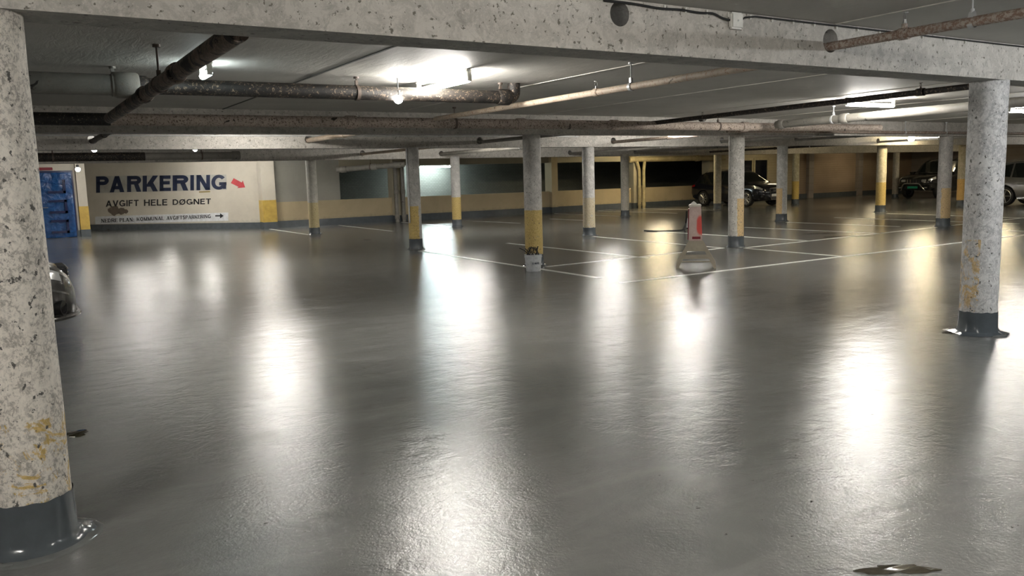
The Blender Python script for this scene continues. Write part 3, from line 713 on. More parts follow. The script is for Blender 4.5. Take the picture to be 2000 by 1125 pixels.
blob('oil_stain', 878, 468, .10, .12, MAT['black_oil'], 'tiny dark spot on the floor left of the bright yellow band column', 'stain', rz=CR, seed=16)
blob('oil_stain', 718, 468, .10, .10, MAT['black_oil'], 'tiny dark spot on bare floor left of the pipe column', 'stain', rz=CR, seed=17)
o = box_obj('rag', (-.07, -.05, 0), (.07, .05, .05), MAT['black_rubber'], None, .02); pp = at(213, 449.5); o.location = (pp.x, pp.y, 0); tag(o, 'small black lump on the floor below the strip sign', 'rag')
o = box_obj('plastic_strip', (-.018, -.004, 0), (.018, .004, .006), MAT['white_plastic'], None, .001); pp = at(141, 854.5); o.location = (pp.x, pp.y, 0); o.rotation_euler = (0, 0, CR); tag(o, 'tiny white plastic strip beside the small brown puddle', 'scrap')

# ------------------------------------------------------------------ pipes
def pipe(name, pts, r, mat, label, cat='pipe', collars=(), hangers=(), rod=None, bendr=.1, seg=18, group=None, hmat='brown_iron', clamp=True):
    """collars: fractions along the first/last straight; hangers: fractions with a rod to the ceiling"""
    root = empty(name, (0, 0, 0), 0, label, cat, group)
    P = [Vector(p) for p in pts]
    full = bend(P, bendr) if len(P) > 2 else P
    # subdivide long runs
    out = [full[0]]
    for a, b in zip(full, full[1:]):
        n = max(1, int((b - a).length / .8))
        for k in range(1, n + 1): out.append(a + (b - a) * k / n)
    bm = bmesh.new(); add_tube(bm, out, r, seg); mesh_obj('pipe_run', bm, MAT[mat], root, True, 50)
    A, B = P[0], P[1] if len(P) == 2 else P[-2] if False else P[1]
    d = (B - A).normalized()
    for t in collars:
        c = A + (B - A) * t; bm = bmesh.new(); h = r * 1.1
        add_tube(bm, [c - d * h, c - d * h * .8, c + d * h * .8, c + d * h], [r * 1.12, r * 1.24, r * 1.24, r * 1.12], seg)
        mesh_obj('coupling', bm, MAT[mat], root, True, 40)
    for t in hangers:
        c = A + (B - A) * t; bm = bmesh.new()
        n = d.cross(Vector((0, 0, 1))).normalized(); upv = n.cross(d)
        ring = []; N = 24; w_ = .018
        R1, R2 = r + .001, r + .008
        L = [[bm.verts.new(c + d * s * w_ + (n * math.cos(2 * PI * k / N) + upv * math.sin(2 * PI * k / N)) * rr) for k in range(N)] for s, rr in ((-1, R1), (-1, R2), (1, R2), (1, R1))]
        for q in range(4):
            for k in range(N): bm.faces.new((L[q][k], L[q][(k + 1) % N], L[(q + 1) % 4][(k + 1) % N], L[(q + 1) % 4][k]))
        top = CEIL
        add_tube(bm, [c + Vector((0, 0, r)), Vector((c.x, c.y, top))], .008, 8)
        add_tube(bm, [Vector((c.x, c.y, top - .02)), Vector((c.x, c.y, top))], .028, 12)
        add_box(bm, c.x - .014, c.y - .014, c.z + r, c.x + .014, c.y + .014, c.z + r + .05)
        mesh_obj('hanger', bm, MAT[hmat], root, True, 40)
    return root
def yp(u, v, y):      # point of a sight line on the vertical plane Y = y
    return on_plane(u, v, (0, y, 0), Vector((0, 1, 0)))
def xp(u, v, x): return on_plane(u, v, (x, 0, 0), Vector((1, 0, 0)))
# P1 thick pipe, left part wider
z1 = 2.50
a = at(30, 166, z1); b = at(255, 167, z1); c = at(1003, 183, z1); yy = (a.y + b.y + c.y) / 3; yy = c.y
a.y = b.y = yy
# P1 runs parallel to the beams: keep Y of the right end
def xline(u, y, z):   # X where sight column u meets the line Y=y, Z=z (walk along it)
    lo, hi = -30, 60
    def px(x):
        q = Vector((x, y, z)) - Vector((0, 0, EYE)); dz = q.dot(fwd); return 1000 + F * q.dot(right) / dz if dz > .05 else None
    best = None
    for k in range(0, 9001):
        x = lo + (hi - lo) * k / 9000; pxx = px(x)
        if pxx is None: continue
        if best is None or abs(pxx - u) < best[0]: best = (abs(pxx - u), x)
    return best[1]
def XP(u, y, z): return Vector((xline(u, y, z), y, z))
y1 = at(600, 178, z1).y
pipe('drain_pipe', [XP(250, y1, z1), Vector((xline(1004, y1, z1), y1, z1)), Vector((xline(1004, y1, z1), y1, CEIL))], .072, 'pipe_dark', 'black flaking drain pipe below the ceiling, ending in an upward bend at its right end', collars=(.02, .965), hangers=(.53, .955), bendr=.16)
pipe('drain_pipe', [XP(-60, y1, z1), XP(252, y1, z1)], .092, 'pipe_grey', 'thick grey-beige pipe at upper left leading into the black flaking pipe', collars=(.985,), hangers=(.9,), hmat='pipe_grey')
# P2 diagonal pipe (across the beams)
x2 = at(400, 105, 2.37).x
pipe('drain_pipe', [(x2, 4.36, 2.37), (x2, at(255, 232, 2.36).y, 2.36)], .056, 'pipe_brown', 'brown diagonal pipe at upper left, passing under the black pipe', collars=(.30, .55), hangers=(.42,))
y3 = at(800, 240, 2.42).y
pipe('drain_pipe', [XP(-60, y3, 2.42), XP(215, y3, 2.42)], .075, 'pipe_black', 'black left end of the long horizontal pipe, beside the large cream column')
pipe('drain_pipe', [XP(215, y3, 2.42), XP(1512, y3, 2.42), (xline(1512, y3, 2.42) + 3.2, y3 - .1, 2.42)], .075, 'pipe_pink', 'long mottled horizontal pipe crossing the view before the second beam', collars=(.26, .50, .66, .93), hangers=(.40, .87), bendr=.15)
q = at(1517, 244, 2.42); q2 = at(1887, 209, 2.42)
y5 = BY[1] - .15 - .10
pipe('drain_pipe', [(q.x, y3 - .09, 2.44), (q.x + .02, 3.0 + 4.6, 2.50)], .072, 'pipe_grey', 'pale beige pipe rising toward the thick right column', collars=(.03, .2), hangers=(.22,), hmat='galvanised') if False else None
# beige pipe from the coupling at right, toward the viewer
pa = at(1517, 243.5, 2.43); pb = at(1888, 209, 2.43); dd = (pb - pa)
pipe('drain_pipe', [pa, pa + dd * 1.6], .070, 'pipe_grey', 'pale beige pipe slanting up from the coupling toward the thick right column', collars=(.02, .26), hangers=(.22,), hmat='galvanised')
# sprinkler lines across the beams
x4 = at(1180, 178, 2.43).x
sp = pipe('sprinkler_pipe', [(x4, BY[0] + .15, 2.43), (x4, at(885, 233, 2.43).y, 2.43)], .033, 'pipe_tan', 'thin tan sprinkler pipe crossing the bay behind the nearest beam', collars=(.40,), hangers=(.31,), hmat='galvanised')
def sprinkler(parent, p, mat='steel', upr=True):
    bm = bmesh.new(); s = 1
    add_lathe(bm, [(.013, 0), (.013, .02), (.009, .022), (.009, .035)], 12, Matrix.Translation(p))
    for k in (-1, 1): add_tube(bm, [Vector(p) + Vector((k * .009, 0, .03)), Vector(p) + Vector((k * .016, 0, .05)), Vector(p) + Vector((k * .004, 0, .075))], .003, 6)
    add_lathe(bm, [(.004, .074), (.022, .076), (.022, .079), (.004, .08)], 16, Matrix.Translation(p))
    mesh_obj('sprinkler_head', bm, MAT[mat], parent, True, 40)
sprinkler(sp, (x4, BY[0] + .15 + .40 * (at(885, 233, 2.43).y - BY[0] - .15), 2.463))
h0 = H1[0]
sp = pipe('sprinkler_pipe', [(h0[0], BY[0] + .2, h0[1] - .040), (h0[0], BY[0] - .16, h0[1] - .040), (h0[0] + .03, -.5, h0[1] - .035)], .032, 'pipe_rusty', 'rust-mottled sprinkler pipe entering a round hole in the nearest beam, upper right', collars=(), hangers=(), bendr=.02)
d5 = Vector((h0[0], BY[0] - .16, h0[1] - .04))
ty = lambda u: min([BY[0] - .16 - k * .002 for k in range(1800)], key=lambda y: abs((lambda q: 1000 + F * q.dot(right) / q.dot(fwd))(Vector((h0[0] + .01, y, h0[1] - .04)) - Vector((0, 0, EYE))) - u))
yt = ty(1767); bm = bmesh.new(); zc = h0[1] - .04
add_tube(bm, [(h0[0] + .005, yt - .035, zc), (h0[0] + .005, yt + .035, zc)], .041, 20); mesh_obj('coupling', bm, MAT['pipe_rusty'], sp)
bm = bmesh.new(); add_tube(bm, [(h0[0] + .005, yt, zc + .03), (h0[0] + .005, yt, zc + .065)], .02, 14); mesh_obj('coupling', bm, MAT['pipe_rusty'], sp)
sprinkler(sp, (h0[0] + .005, yt, zc + .062))
yh = ty(1898); bm = bmesh.new(); r_ = .036
L = []
for s in (-.018, .018):
    L.append([bm.verts.new((h0[0] + .012 + r_ * math.cos(a) * (1 if math.sin(a) < .3 else .6), yh + s, zc + r_ * math.sin(a) * (1 if math.sin(a) < .3 else 1.9))) for a in [2 * PI * k / 24 for k in range(24)]])
for k in range(24): bm.faces.new((L[0][k], L[0][(k + 1) % 24], L[1][(k + 1) % 24], L[1][k]))
add_tube(bm, [(h0[0] + .012, yh, zc + r_ * 1.7), (h0[0] + .012, yh, CEIL)], .005, 8); add_tube(bm, [(h0[0] + .012, yh, zc + r_ * 1.5), (h0[0] + .012, yh, zc + r_ * 2.3)], .012, 10)
mesh_obj('hanger', bm, MAT['galvanised'], sp, True, 40)
# dark pipe under the ceiling to the right, behind the nearest beam
pa = at(1270, 241, 2.47); pb = at(1887, 170, 2.47)
sp = pipe('sprinkler_pipe', [(pb.x, BY[0] + .15, 2.47), (pb.x, BY[1] - .17, 2.47)] if False else [pb + (pb - pa) * .18, pb, pa], .036, 'pipe_dark', 'dark brown pipe slanting past the long white tube lamp at right', collars=(), hangers=(), bendr=.01)
for uu, vv in ((1798, 180), (1372, 232)):
    p = at(uu, vv, 2.47); bm = bmesh.new(); dd = (pa - pb).normalized(); add_tube(bm, [p - dd * .05, p + dd * .05], .046, 16); mesh_obj('coupling', bm, MAT['pipe_dark'], sp)
    sprinkler(sp, (p.x, p.y, p.z + .03), 'brown_iron')
# thin pipe line hugging the second beam at the right
pipe('sprinkler_pipe', [XP(1420, BY[1] - .26, 2.40), XP(1885, BY[1] - .26, 2.40), XP(2080, BY[1] - .26, 2.40)], .03, 'pipe_rusty', 'rusty thin pipe running along the second beam at the right', collars=(.2, .55, .8), hangers=(.7, .9), hmat='galvanised')
o = box_obj('cable_trough', (0, -.05, -.02), (.55, .05, .02), MAT['pipe_grey'], None, .01); pp = XP(1595, BY[1] - .27, 2.33); o.location = (pp.x, pp.y, 2.335); tag(o, 'short dark bracket under the rusty thin pipe at the right', 'bracket')
# pipes through the holes of the third and fourth beams
def hole_pipe(h, y, length, r, mat, label, toward=-1, tee=False):
    x, z, hr = h; s = toward
    zz = z - hr + r + .012
    root = pipe('sprinkler_pipe', [(x, y + .15 * -s * 1.3, zz), (x, y + s * length, zz)], r, mat, label, collars=(.5,), hangers=(.72,), hmat='galvanised', seg=14)
    return root
labs3 = ['short brown pipe entering the leftmost hole of the third beam', 'bright tan pipe entering a hole in the third beam above the leftmost free column', 'grey pipe stub entering the third beam left of the bucket column', 'tan pipe entering the third beam above the slim grey column', 'grey pipe in the third beam hole left of the pitted column', 'thin pipe in the third beam hole above the crossover nose column', 'stub pipe in the third beam hole at the golden banded column']
for i, (h, L_, r_, mt) in enumerate(zip(sorted(H3), (4.4, 4.7, 4.6, 4.7, 4.7, 4.7, 4.7), (.045, .05, .04, .04, .04, .035, .035), ('pipe_dark', 'pipe_tan', 'pipe_grey', 'pipe_pink', 'pipe_grey', 'pipe_grey', 'pipe_grey'))):
    hole_pipe(h, BY[2], L_, r_, mt, labs3[i])
labs4 = ['tan pipe entering the farthest beam right of the leftmost free column', 'white-lit pipe entering the farthest beam left of the bright yellow band column', 'dark pipe entering the farthest beam left of the slim grey column', 'thin pipe entering the farthest beam above the drain pipes', 'dark pipe in the farthest beam above the tan stained column']
for i, (h, L_, r_, mt) in enumerate(zip(sorted(H4), (7.1, 7.1, 7.1, 7.1, 7.1), (.04, .06, .04, .035, .04), ('pipe_tan', 'pipe_grey', 'pipe_grey', 'pipe_grey', 'pipe_dark'))):
    hole_pipe(h, BY[3], L_, r_, mt, labs4[i])
yq = 21.5
pipe('drain_pipe', [XP(20, yq, 2.33), XP(283, yq, 2.33)], .10, 'pipe_dark', 'black horizontal pipe under the ceiling above the blue door', hangers=(.3,))
pipe('drain_pipe', [XP(283, yq, 2.33), XP(464, yq, 2.33)], .09, 'pipe_grey', 'grey horizontal pipe continuing right of the black one above the lettering', collars=(.98,), hangers=(.6,))
pipe('drain_pipe', [at(658, 332, 2.0), at(790, 321, 2.12)], .09, 'pipe_grey', 'grey slanting pipe on the block wall above the tan base', collars=(.1, .55, .9), hangers=(.5,))
for u, lb in ((774, 'left of two grey downpipes at the back wall'), (787, 'right of two grey downpipes at the back wall')):
    x = xline(u, 29.38, 1.2); pipe('downpipe', [(x, 29.38, 0.0), (x, 29.38, 2.3)], .075, 'pipe_grey', lb, collars=(.08, .5, .97))
# yellow lit pipes by the parapet
yy = 29.35
pipe('drain_pipe', [XP(1228, yy, 2.24), XP(1415, yy, 2.24)], .12, 'pipe_yellow', 'thick yellowish pipe under the lintel leading to the drain pipes', collars=(.02, .7))
for u, u2, zt, lb in ((1249, 1243, 2.20, 'left yellowish drain pipe going down to the floor'), (1254, 1259, 2.12, 'right yellowish drain pipe with a bent neck')):
    x = xline(u, yy, 1.0); xt = xline(u2, yy, zt)
    pipe('downpipe', [(x, yy - .0 if u == 1249 else yy - .12, 0.0), (x, yy if u == 1249 else yy - .12, 1.75), (xt, yy, zt)], .072, 'pipe_yellow', lb, collars=(.1, .55))
# thin pipe on the pipe column
def on_col(root, r, ang, z0, z1, rad, mat, label):
    x, y = root.location.x + (r) * math.cos(ang), root.location.y + r * math.sin(ang)
    return pipe('conduit_pipe', [(x, y, z0), (x, y, z1)], rad, mat, label, cat='pipe')
on_col(cF, .15 + .022, math.radians(200), .62, SOF, .018, 'galvanised', 'thin vertical conduit strapped to the left of the half-yellow column')
# conduits along the third beam
for k, (z, u1) in enumerate(((2.615, 560), (2.575, 1130))):
    pipe('conduit_pipe', [XP(40, BY[2] - .172, z), XP(u1, BY[2] - .172, z)], .011, 'galvanised', ('upper' if k == 0 else 'lower') + ' thin pale conduit along the front of the third beam', hangers=())
# black cable and junction box on the nearest beam
yb = BY[0] - .15
pts = [(xline(1180, yb - .01, 2.645), yb - .012, 2.640), (xline(1235, yb - .01, 2.64), yb - .012, 2.640)]
for k, uu in enumerate((1290, 1330, 1365, 1395)): pts.append((xline(uu, yb - .012, 2.63), yb - .012, 2.628 + .008 * (k % 2)))
pj = yp(1433, 33, yb)
pts += [(xline(1408, yb - .012, 2.62), yb - .012, 2.612), (pj.x - .045, yb - .02, 2.600)]
bm = bmesh.new(); add_tube(bm, bend(pts, .05, 3), .0075, 8)
cb = mesh_obj('black_cable', bm, MAT['black_rubber']); tag(cb, 'black cable clipped along the top of the nearest beam', 'cable')
jb = box_obj('junction_box', (-.058, -.04, -.055), (.058, 0, .055), MAT['white_plastic'], None, .012); jb.location = (pj.x, yb, 2.600); tag(jb, 'square cream junction box on the nearest beam', 'junction box')
bm = bmesh.new(); add_lathe(bm, [(.006, 0), (.006, .003)], 10, Matrix.Translation((.0, -.043, 0)) @ Matrix.Rotation(PI / 2, 4, 'X')); mesh_obj('screw', bm, MAT['steel'], jb)
bm = bmesh.new(); add_tube(bm, [(pj.x + .045, yb - .02, 2.600), (pj.x + .09, yb - .014, 2.63), (pj.x + .2, yb - .012, 2.645), (pj.x + 4.0, yb - .012, 2.645)], .006, 8)
tag(mesh_obj('black_cable', bm, MAT['black_rubber']), 'thin cable leaving the junction box to the right', 'cable')
for k in range(15):
    uu = 1298 + k * 42; x = xline(uu, yb - .01, 2.64)
    o = box_obj('cable_clip', (-.006, -.012, -.016), (.006, 0, .016), MAT['white_plastic'], None, .002); o.location = (x, yb - .002, 2.638)
    tag(o, 'tiny white cable clip in the row at the top of the nearest beam', 'clip', 'cable clips on the nearest beam')
# loose wires over the black pipe
bm = bmesh.new(); a0 = at(778, 193, 2.46); a1 = at(866, 168, 2.56)
add_tube(bm, [at(735, 196, 2.45), at(752, 193, 2.45), a0, at(815, 190, 2.47), at(845, 180, 2.52), a1], .006, 6)
tag(mesh_obj('loose_wire', bm, MAT['white_plastic']), 'loose pale wire sagging from the lamp to the small bulb', 'wire')

# ------------------------------------------------------------------ lamps
EM = {}
def em(tint, s):
    k = (tint, s)
    if k not in EM: EM[k] = emissive('lamp_glow_%d' % len(EM), tint, LAMP_W * s)
    return EM[k]
def tube_lamp(x, y, z, along, L_, s, tint, label, rz=0.0, rad=.03):
    root = empty('tube_lamp', (x, y, z), (0 if along == 'x' else PI / 2) + rz, label, 'lamp', 'ceiling tube lamps')
    # housing on the ceiling
    hz = CEIL - z
    bm = bmesh.new(); add_box(bm, -L_ / 2 - .03, -.03, hz - .035, L_ / 2 + .03, .03, hz, bevel=.008)
    for e in (-1, 1): add_box(bm, e * (L_ / 2 + .015) - .018, -.022, -.02, e * (L_ / 2 + .015) + .018, .022, hz - .02, bevel=.004)
    mesh_obj('lamp_housing', bm, MAT['white_plastic'], root)
    bm = bmesh.new(); add_tube(bm, [(-L_ / 2, 0, 0), (L_ / 2, 0, 0)], rad, 10)
    mesh_obj('glowing_tube', bm, em(tint, s), root)
    return root
LZ = 2.56
def lw(u, v):                                 # lamp above the mirror image seen at a floor point
    p = at(u, v); k = (LZ + EYE) / EYE; return p.x * k, p.y * k
g_ = at(1700, 205, LZ); h_ = at(1988, 217, LZ); m_ = at(893, 160, LZ) + Vector((0, .32, 0)); l_ = at(407, 143, LZ) + Vector((0, .1, 0)); i_ = at(1810, 269.5, 2.5)
a_, b_, c_, d_, e_, f_ = lw(340, 600), lw(420, 620), lw(555, 780), lw(920, 625), lw(1195, 600), lw(1350, 670)
LAMPS = [(g_.x, g_.y, LZ, 'x', 1.15, 2.5, WHITE, 'long bright white tube lamp left of the thick grey column'),
 (h_.x + .3, h_.y, LZ, 'x', 1.15, 2.2, WHITE, 'bright white tube lamp at the right edge of the view'),
 (m_.x, m_.y, LZ, 'y', 1.1, 2.2, WHITE, 'white tube lamp glowing above the black flaking pipe'),
 (l_.x, l_.y, LZ, 'y', .26, .5, COOL, 'cool white lamp peeking out from behind the brown diagonal pipe'),
 (a_[0], a_[1], LZ, 'y', .9, 2.0, WHITE, 'lamp hidden behind beams above the left part of the lettering'),
 (b_[0], b_[1], LZ, 'y', .9, 2.0, WHITE, 'lamp hidden behind beams above the red arrow'),
 (c_[0], c_[1], LZ, 'x', .9, 1.6, WHITE, 'lamp hidden behind the second beam at left'),
 (d_[0], d_[1], LZ, 'x', 1.15, 1.7, WHITE, 'lamp hidden behind the beams near the bright yellow band column'),
 (e_[0], e_[1], LZ, 'x', 1.0, 1.7, WHITE, 'lamp hidden behind the beams near the slim grey column'),
 (f_[0], f_[1], LZ, 'x', 1.15, 2.6, WHITE, 'lamp hidden behind the second beam above the red stand'),
 (i_.x, i_.y, 2.5, 'x', 1.4, 1.6, SODIUM, 'yellow tube lamp seen above the dark off-roader'),
 (24.5, 27.2, LZ, 'x', 1.2, 1.5, SODIUM, 'yellow lamp by the parapet hidden behind the farthest beam'),
 (30.0, 21.5, LZ, 'x', 1.2, .7, SODIUM, 'yellow lamp hidden by beams behind the pitted column'),
 (38.0, 19.5, LZ, 'x', 1.2, 1.6, SODIUM, 'unseen yellow tube lamp brightening the far right wall, hidden by the beams')]  # unseen, strength raised to brighten the far right wall
LAMPS += [(40.0, 27.5, LZ, 'x', 1.2, .4, SODIUM, 'added yellow fill lamp in the far corner hidden behind the farthest beam'),  # from here on: unseen fill lamps, added to lift the ambient light
 (33.2, 27.8, LZ, 'x', 1.2, .3, SODIUM, 'added yellow fill lamp by the board wall hidden behind the farthest beam'),
 (42.5, 20.8, LZ, 'x', 1.2, .6, SODIUM, 'added yellow fill lamp beyond the dark off-roader, hidden by the beams'),
 (36.0, 14.0, LZ, 'x', 1.2, 1.5, WHITE, 'added white fill lamp beyond the right edge of the view'),  # out-of-view fill, added to brighten the right side of the hall
 (27.0, 10.0, LZ, 'x', 1.2, 1.5, WHITE, 'added white fill lamp right of the view, between the nearest beams'),
 (-4.0, 13.8, LZ, 'x', 1.2, 1.6, WHITE, 'added white fill lamp left of the view, behind the second beam'),  # out-of-view fill, added to light the left part
 (-2.5, 22.0, LZ, 'x', 1.2, 1.6, WHITE, 'added white fill lamp left of the view, near the blue door'),
 (3.4, 27.2, LZ, 'x', .9, 1.0, WHITE, 'added fill lamp in front of the lettered wall hidden behind the farthest beam'),  # hidden fill, added to brighten the lettering
 (7.6, 28.0, LZ, 'x', .9, .8, WHITE, 'added fill lamp near the corner pilaster hidden behind the farthest beam')]
for q in LAMPS: tube_lamp(*q)
# behind the viewer
tube_lamp(2.7, .9, 2.585, 'x', 1.15, 1.5, WHITE, 'tube lamp on the ceiling behind the viewer')
tube_lamp(-2.6, 1.7, LZ, 'x', 1.15, 2.2, WHITE, 'tube lamp on the ceiling left of the viewer')
tube_lamp(8.0, 0.9, LZ, 'x', 1.15, 2.4, NEUT, 'tube lamp on the ceiling right of the viewer')
# beyond the opening: cool tube on the outer wall
p = on_plane(850, 326, (0, 33.8, 0), Vector((0, 1, 0)))
root = empty('wall_lamp', (p.x, p.y, p.z), 0, 'cool tube lamp beyond the wall opening lighting the outer wall', 'lamp')
bm = bmesh.new(); add_tube(bm, [(-.75, 0, 0), (.75, 0, 0)], .035, 10); mesh_obj('glowing_tube', bm, em(COOL, 1.6), root)
bm = bmesh.new(); add_box(bm, -.8, -.05, .05, .8, .05, .10, bevel=.01); add_box(bm, -.78, -.02, 0, -.74, .02, .06); add_box(bm, .74, -.02, 0, .78, .02, .06); add_box(bm, -.02, -.02, .1, .02, .02, CEIL - p.z)
mesh_obj('lamp_housing', bm, MAT['white_plastic'], root)
# small bulbs
def bulb(u, v, z, r, s, label, top=CEIL):
    p = at(u, v, z); root = empty('small_bulb_lamp', p, 0, label, 'lamp', 'small bulb lamps')
    bm = bmesh.new(); bmesh.ops.create_uvsphere(bm, u_segments=16, v_segments=10, radius=r); mesh_obj('glowing_bulb', bm, em(WHITE, s), root)
    bm = bmesh.new(); add_tube(bm, [(0, 0, r * .8), (0, 0, r * 2.0)], r * .6, 12); add_tube(bm, [(0, 0, r * 1.9), (0, 0, top - z)], .006, 6); mesh_obj('bulb_socket', bm, MAT['black_rubber'], root)
bulb(778, 194, 2.44, .045, 1.5, 'small bare bulb hanging just under the black flaking pipe')
bulb(184, 292, 2.42, .055, .6, 'small bulb above the left part of the lettered wall')
bulb(381, 291.5, 2.42, .05, .6, 'small bulb above the right part of the lettered wall')
bulb(152, 331, 2.20, .07, .6, 'small bulb beside the top corner of the blue door')
bulb(1780, 270.5, 2.45, .10, .5, 'small oval lamp left of the yellow tube lamp')

# ------------------------------------------------------------------ white bucket with black hoses
bp = at(1042, 531); d = math.hypot(bp.x, bp.y); bp = bp * ((d + .14) / d)
def face_cam(p): return math.atan2(-p.y, -p.x) + PI / 2      # local -Y looks at the viewer
root = empty('plastic_bucket', (bp.x, bp.y, 0), face_cam(bp), 'white plastic bucket with a blue maker mark in front of the yellow mottled column', 'bucket')
bm = bmesh.new(); R0, R1, HB = .122, .150, .285
add_lathe(bm, [(.0, .004), (R0 - .004, 0), (R0, .006), (R1 - .006, HB - .045), (R1 + .002, HB - .044), (R1 + .002, HB - .036), (R1 - .004, HB - .034), (R1, HB), (R1 - .005, HB), (R0 - .006, .012), (0.0, .010)], 48, None, 0, False)
mesh_obj('bucket_body', bm, plain('bucket_white', (0.55, 0.57, 0.58), .35, 0, .2, 20), root)
def bframe(x, z, off):
    r = R0 + (R1 - R0) * z / HB + off; a = -PI / 2 + x / r; return Vector((r * math.cos(a), r * math.sin(a), z))
bm = fit_text(text_mesh('MAPEI', .03), [(.022, .125), (.112, .125), (.112, .158), (.022, .158)], bframe, .001, .001); mesh_obj('bucket_lettering', bm, MAT['ink_navy'], root, False)
bm = bmesh.new(); n = 20; cx, cz = -.005, .141
for rr0, rr1 in ((.019, .014), (.008, .0001)):
    A_ = [bm.verts.new(bframe(cx + rr0 * math.cos(2 * PI * k / n), cz + rr0 * math.sin(2 * PI * k / n), .0015)) for k in range(n)]
    B_ = [bm.verts.new(bframe(cx + rr1 * math.cos(2 * PI * k / n), cz + rr1 * math.sin(2 * PI * k / n), .0015)) for k in range(n)]
    for k in range(n): bm.faces.new((A_[k], A_[(k + 1) % n], B_[(k + 1) % n], B_[k]))
mesh_obj('bucket_emblem', bm, MAT['ink_navy'], root, False)
rnd = random.Random(4)
bm = bmesh.new()
for k in range(7):
    pts = []; a = rnd.uniform(0, 6.3); r_ = .05 + .06 * rnd.random()
    for j in range(16):
        t = j / 15; aa = a + t * rnd.uniform(3.5, 4.0)
        pts.append((r_ * math.cos(aa) * (1 + .1 * math.sin(j)), r_ * math.sin(aa), .20 + (.16 + .06 * rnd.random()) * math.sin(PI * t) ** .7))
    add_tube(bm, pts, .006, 8)
add_tube(bm, bend([(-.06, -.02, .2), (-.10, -.05, .32), (-.16, -.06, .37), (-.23, -.06, .40)], .05), .008, 8)
add_tube(bm, bend([(-.04, .02, .2), (-.08, -.03, .33), (-.13, -.05, .39)], .05), .008, 8)
hs = mesh_obj('coiled_hoses', bm, MAT['black_rubber']); hs.location = (bp.x, bp.y, 0); hs.rotation_euler = (0, 0, face_cam(bp)); tag(hs, 'tangle of thin black hoses sticking out of the white bucket', 'hose')

# ------------------------------------------------------------------ red and beige stand
sa = at(1326, 523); sb = at(1393, 523); fp = (sa + sb) / 2
wS = (sb - sa).length; kx = wS / 67.0         # metres per photo pixel at that distance
rz = face_cam(fp)
root = empty('floor_stand', (fp.x, fp.y, 0), rz, 'beige and pink boxy stand with red stains on splayed ladder legs', 'stand')
plain('stand_beige', (0.36, 0.315, 0.235), .5, 0, .1); 
t = NT('stand_pink'); n = t.noise(14, t.coord((1, 1, .8)), 5, .7, .6)
sep = t.n('SeparateXYZ'); t.l(t.tc.outputs['Object'], sep.inputs[0])
gx = t.ramp(t.math('ADD', sep.outputs[0], .1), [(0.08, 0), (.15, 1)]); gz = t.ramp(t.math('SUBTRACT', 1.0, t.math('MULTIPLY', t.math('ABSOLUTE', t.math('SUBTRACT', sep.outputs[2], .72)), 4.0)), [(0.1, 0), (.7, 1)])
msk = t.ramp(t.math('MULTIPLY', t.math('MULTIPLY', gx, gz), t.math('ADD', n, .35)), [(.25, 0), (.5, 1)])
c0 = t.mix(t.ramp(n, [(.4, 0), (.7, 1)]), (0.50, 0.36, 0.31), (0.58, 0.45, 0.40))
t.fin(t.mix(msk, c0, (0.62, 0.07, 0.05)), .45)
Z = lambda v: (525 - v) * kx
X = lambda u: (u - 1359.5) * kx
def frus(bm, b, t_, z0, z1, mi=0):
    (bx0, bx1, by0, by1), (tx0, tx1, ty0, ty1) = b, t_
    lo = [bm.verts.new(c) for c in ((bx0, by0, z0), (bx1, by0, z0), (bx1, by1, z0), (bx0, by1, z0))]; hi = [bm.verts.new(c) for c in ((tx0, ty0, z1), (tx1, ty0, z1), (tx1, ty1, z1), (tx0, ty1, z1))]
    bm.faces.new(lo).material_index = mi; bm.faces.new(hi).material_index = mi
    for k in range(4): bm.faces.new((lo[k], lo[(k + 1) % 4], hi[(k + 1) % 4], hi[k])).material_index = mi
zb, zt = Z(470), Z(402)
bm = bmesh.new(); frus(bm, (X(1345), X(1371.5), -.10, .12), (X(1346.5), X(1369), -.08, .10), zb, zt); bmesh.ops.bevel(bm, geom=bm.edges[:], offset=.008, segments=2, affect='EDGES')
mesh_obj('post_body', bm, MAT['stand_pink'], root)
bm = bmesh.new(); frus(bm, (X(1343), X(1345) - .002, -.09, .11), (X(1344.5), X(1346.5) - .002, -.07, .09), zb + .02, zt - .04); mesh_obj('red_side_panel', bm, MAT['sign_red_side'], root, False)
bm = bmesh.new(); add_box(bm, X(1345), -.10, Z(403), X(1369.5), .12, Z(398.5), bevel=.01); mesh_obj('post_cap', bm, plain('cap_cream', (.6, .56, .48), .4), root)
box_obj('slot', (X(1352), -.112, Z(466.5)), (X(1368), -.095, Z(461.5)), MAT['sign_red_side'], root, .002)
# crumpled paper on the cap
bm = bmesh.new(); cz = Z(398.5)
pp = [(X(1349), -.04, cz), (X(1362), -.05, cz), (X(1360), .05, cz), (X(1348), .04, cz), (X(1355), -.01, cz + 6.5 * kx), (X(1351), -.02, cz + 3.5 * kx), (X(1358), .02, cz + 4 * kx)]
vs = [bm.verts.new(p) for p in pp]; bmesh.ops.convex_hull(bm, input=vs)
o = mesh_obj('crumpled_paper', bm, MAT['white_plastic'], None, False); o.location = (fp.x, fp.y, 0); o.rotation_euler = (0, 0, rz); tag(o, 'crumpled white paper lying on top of the red and beige stand', 'paper')
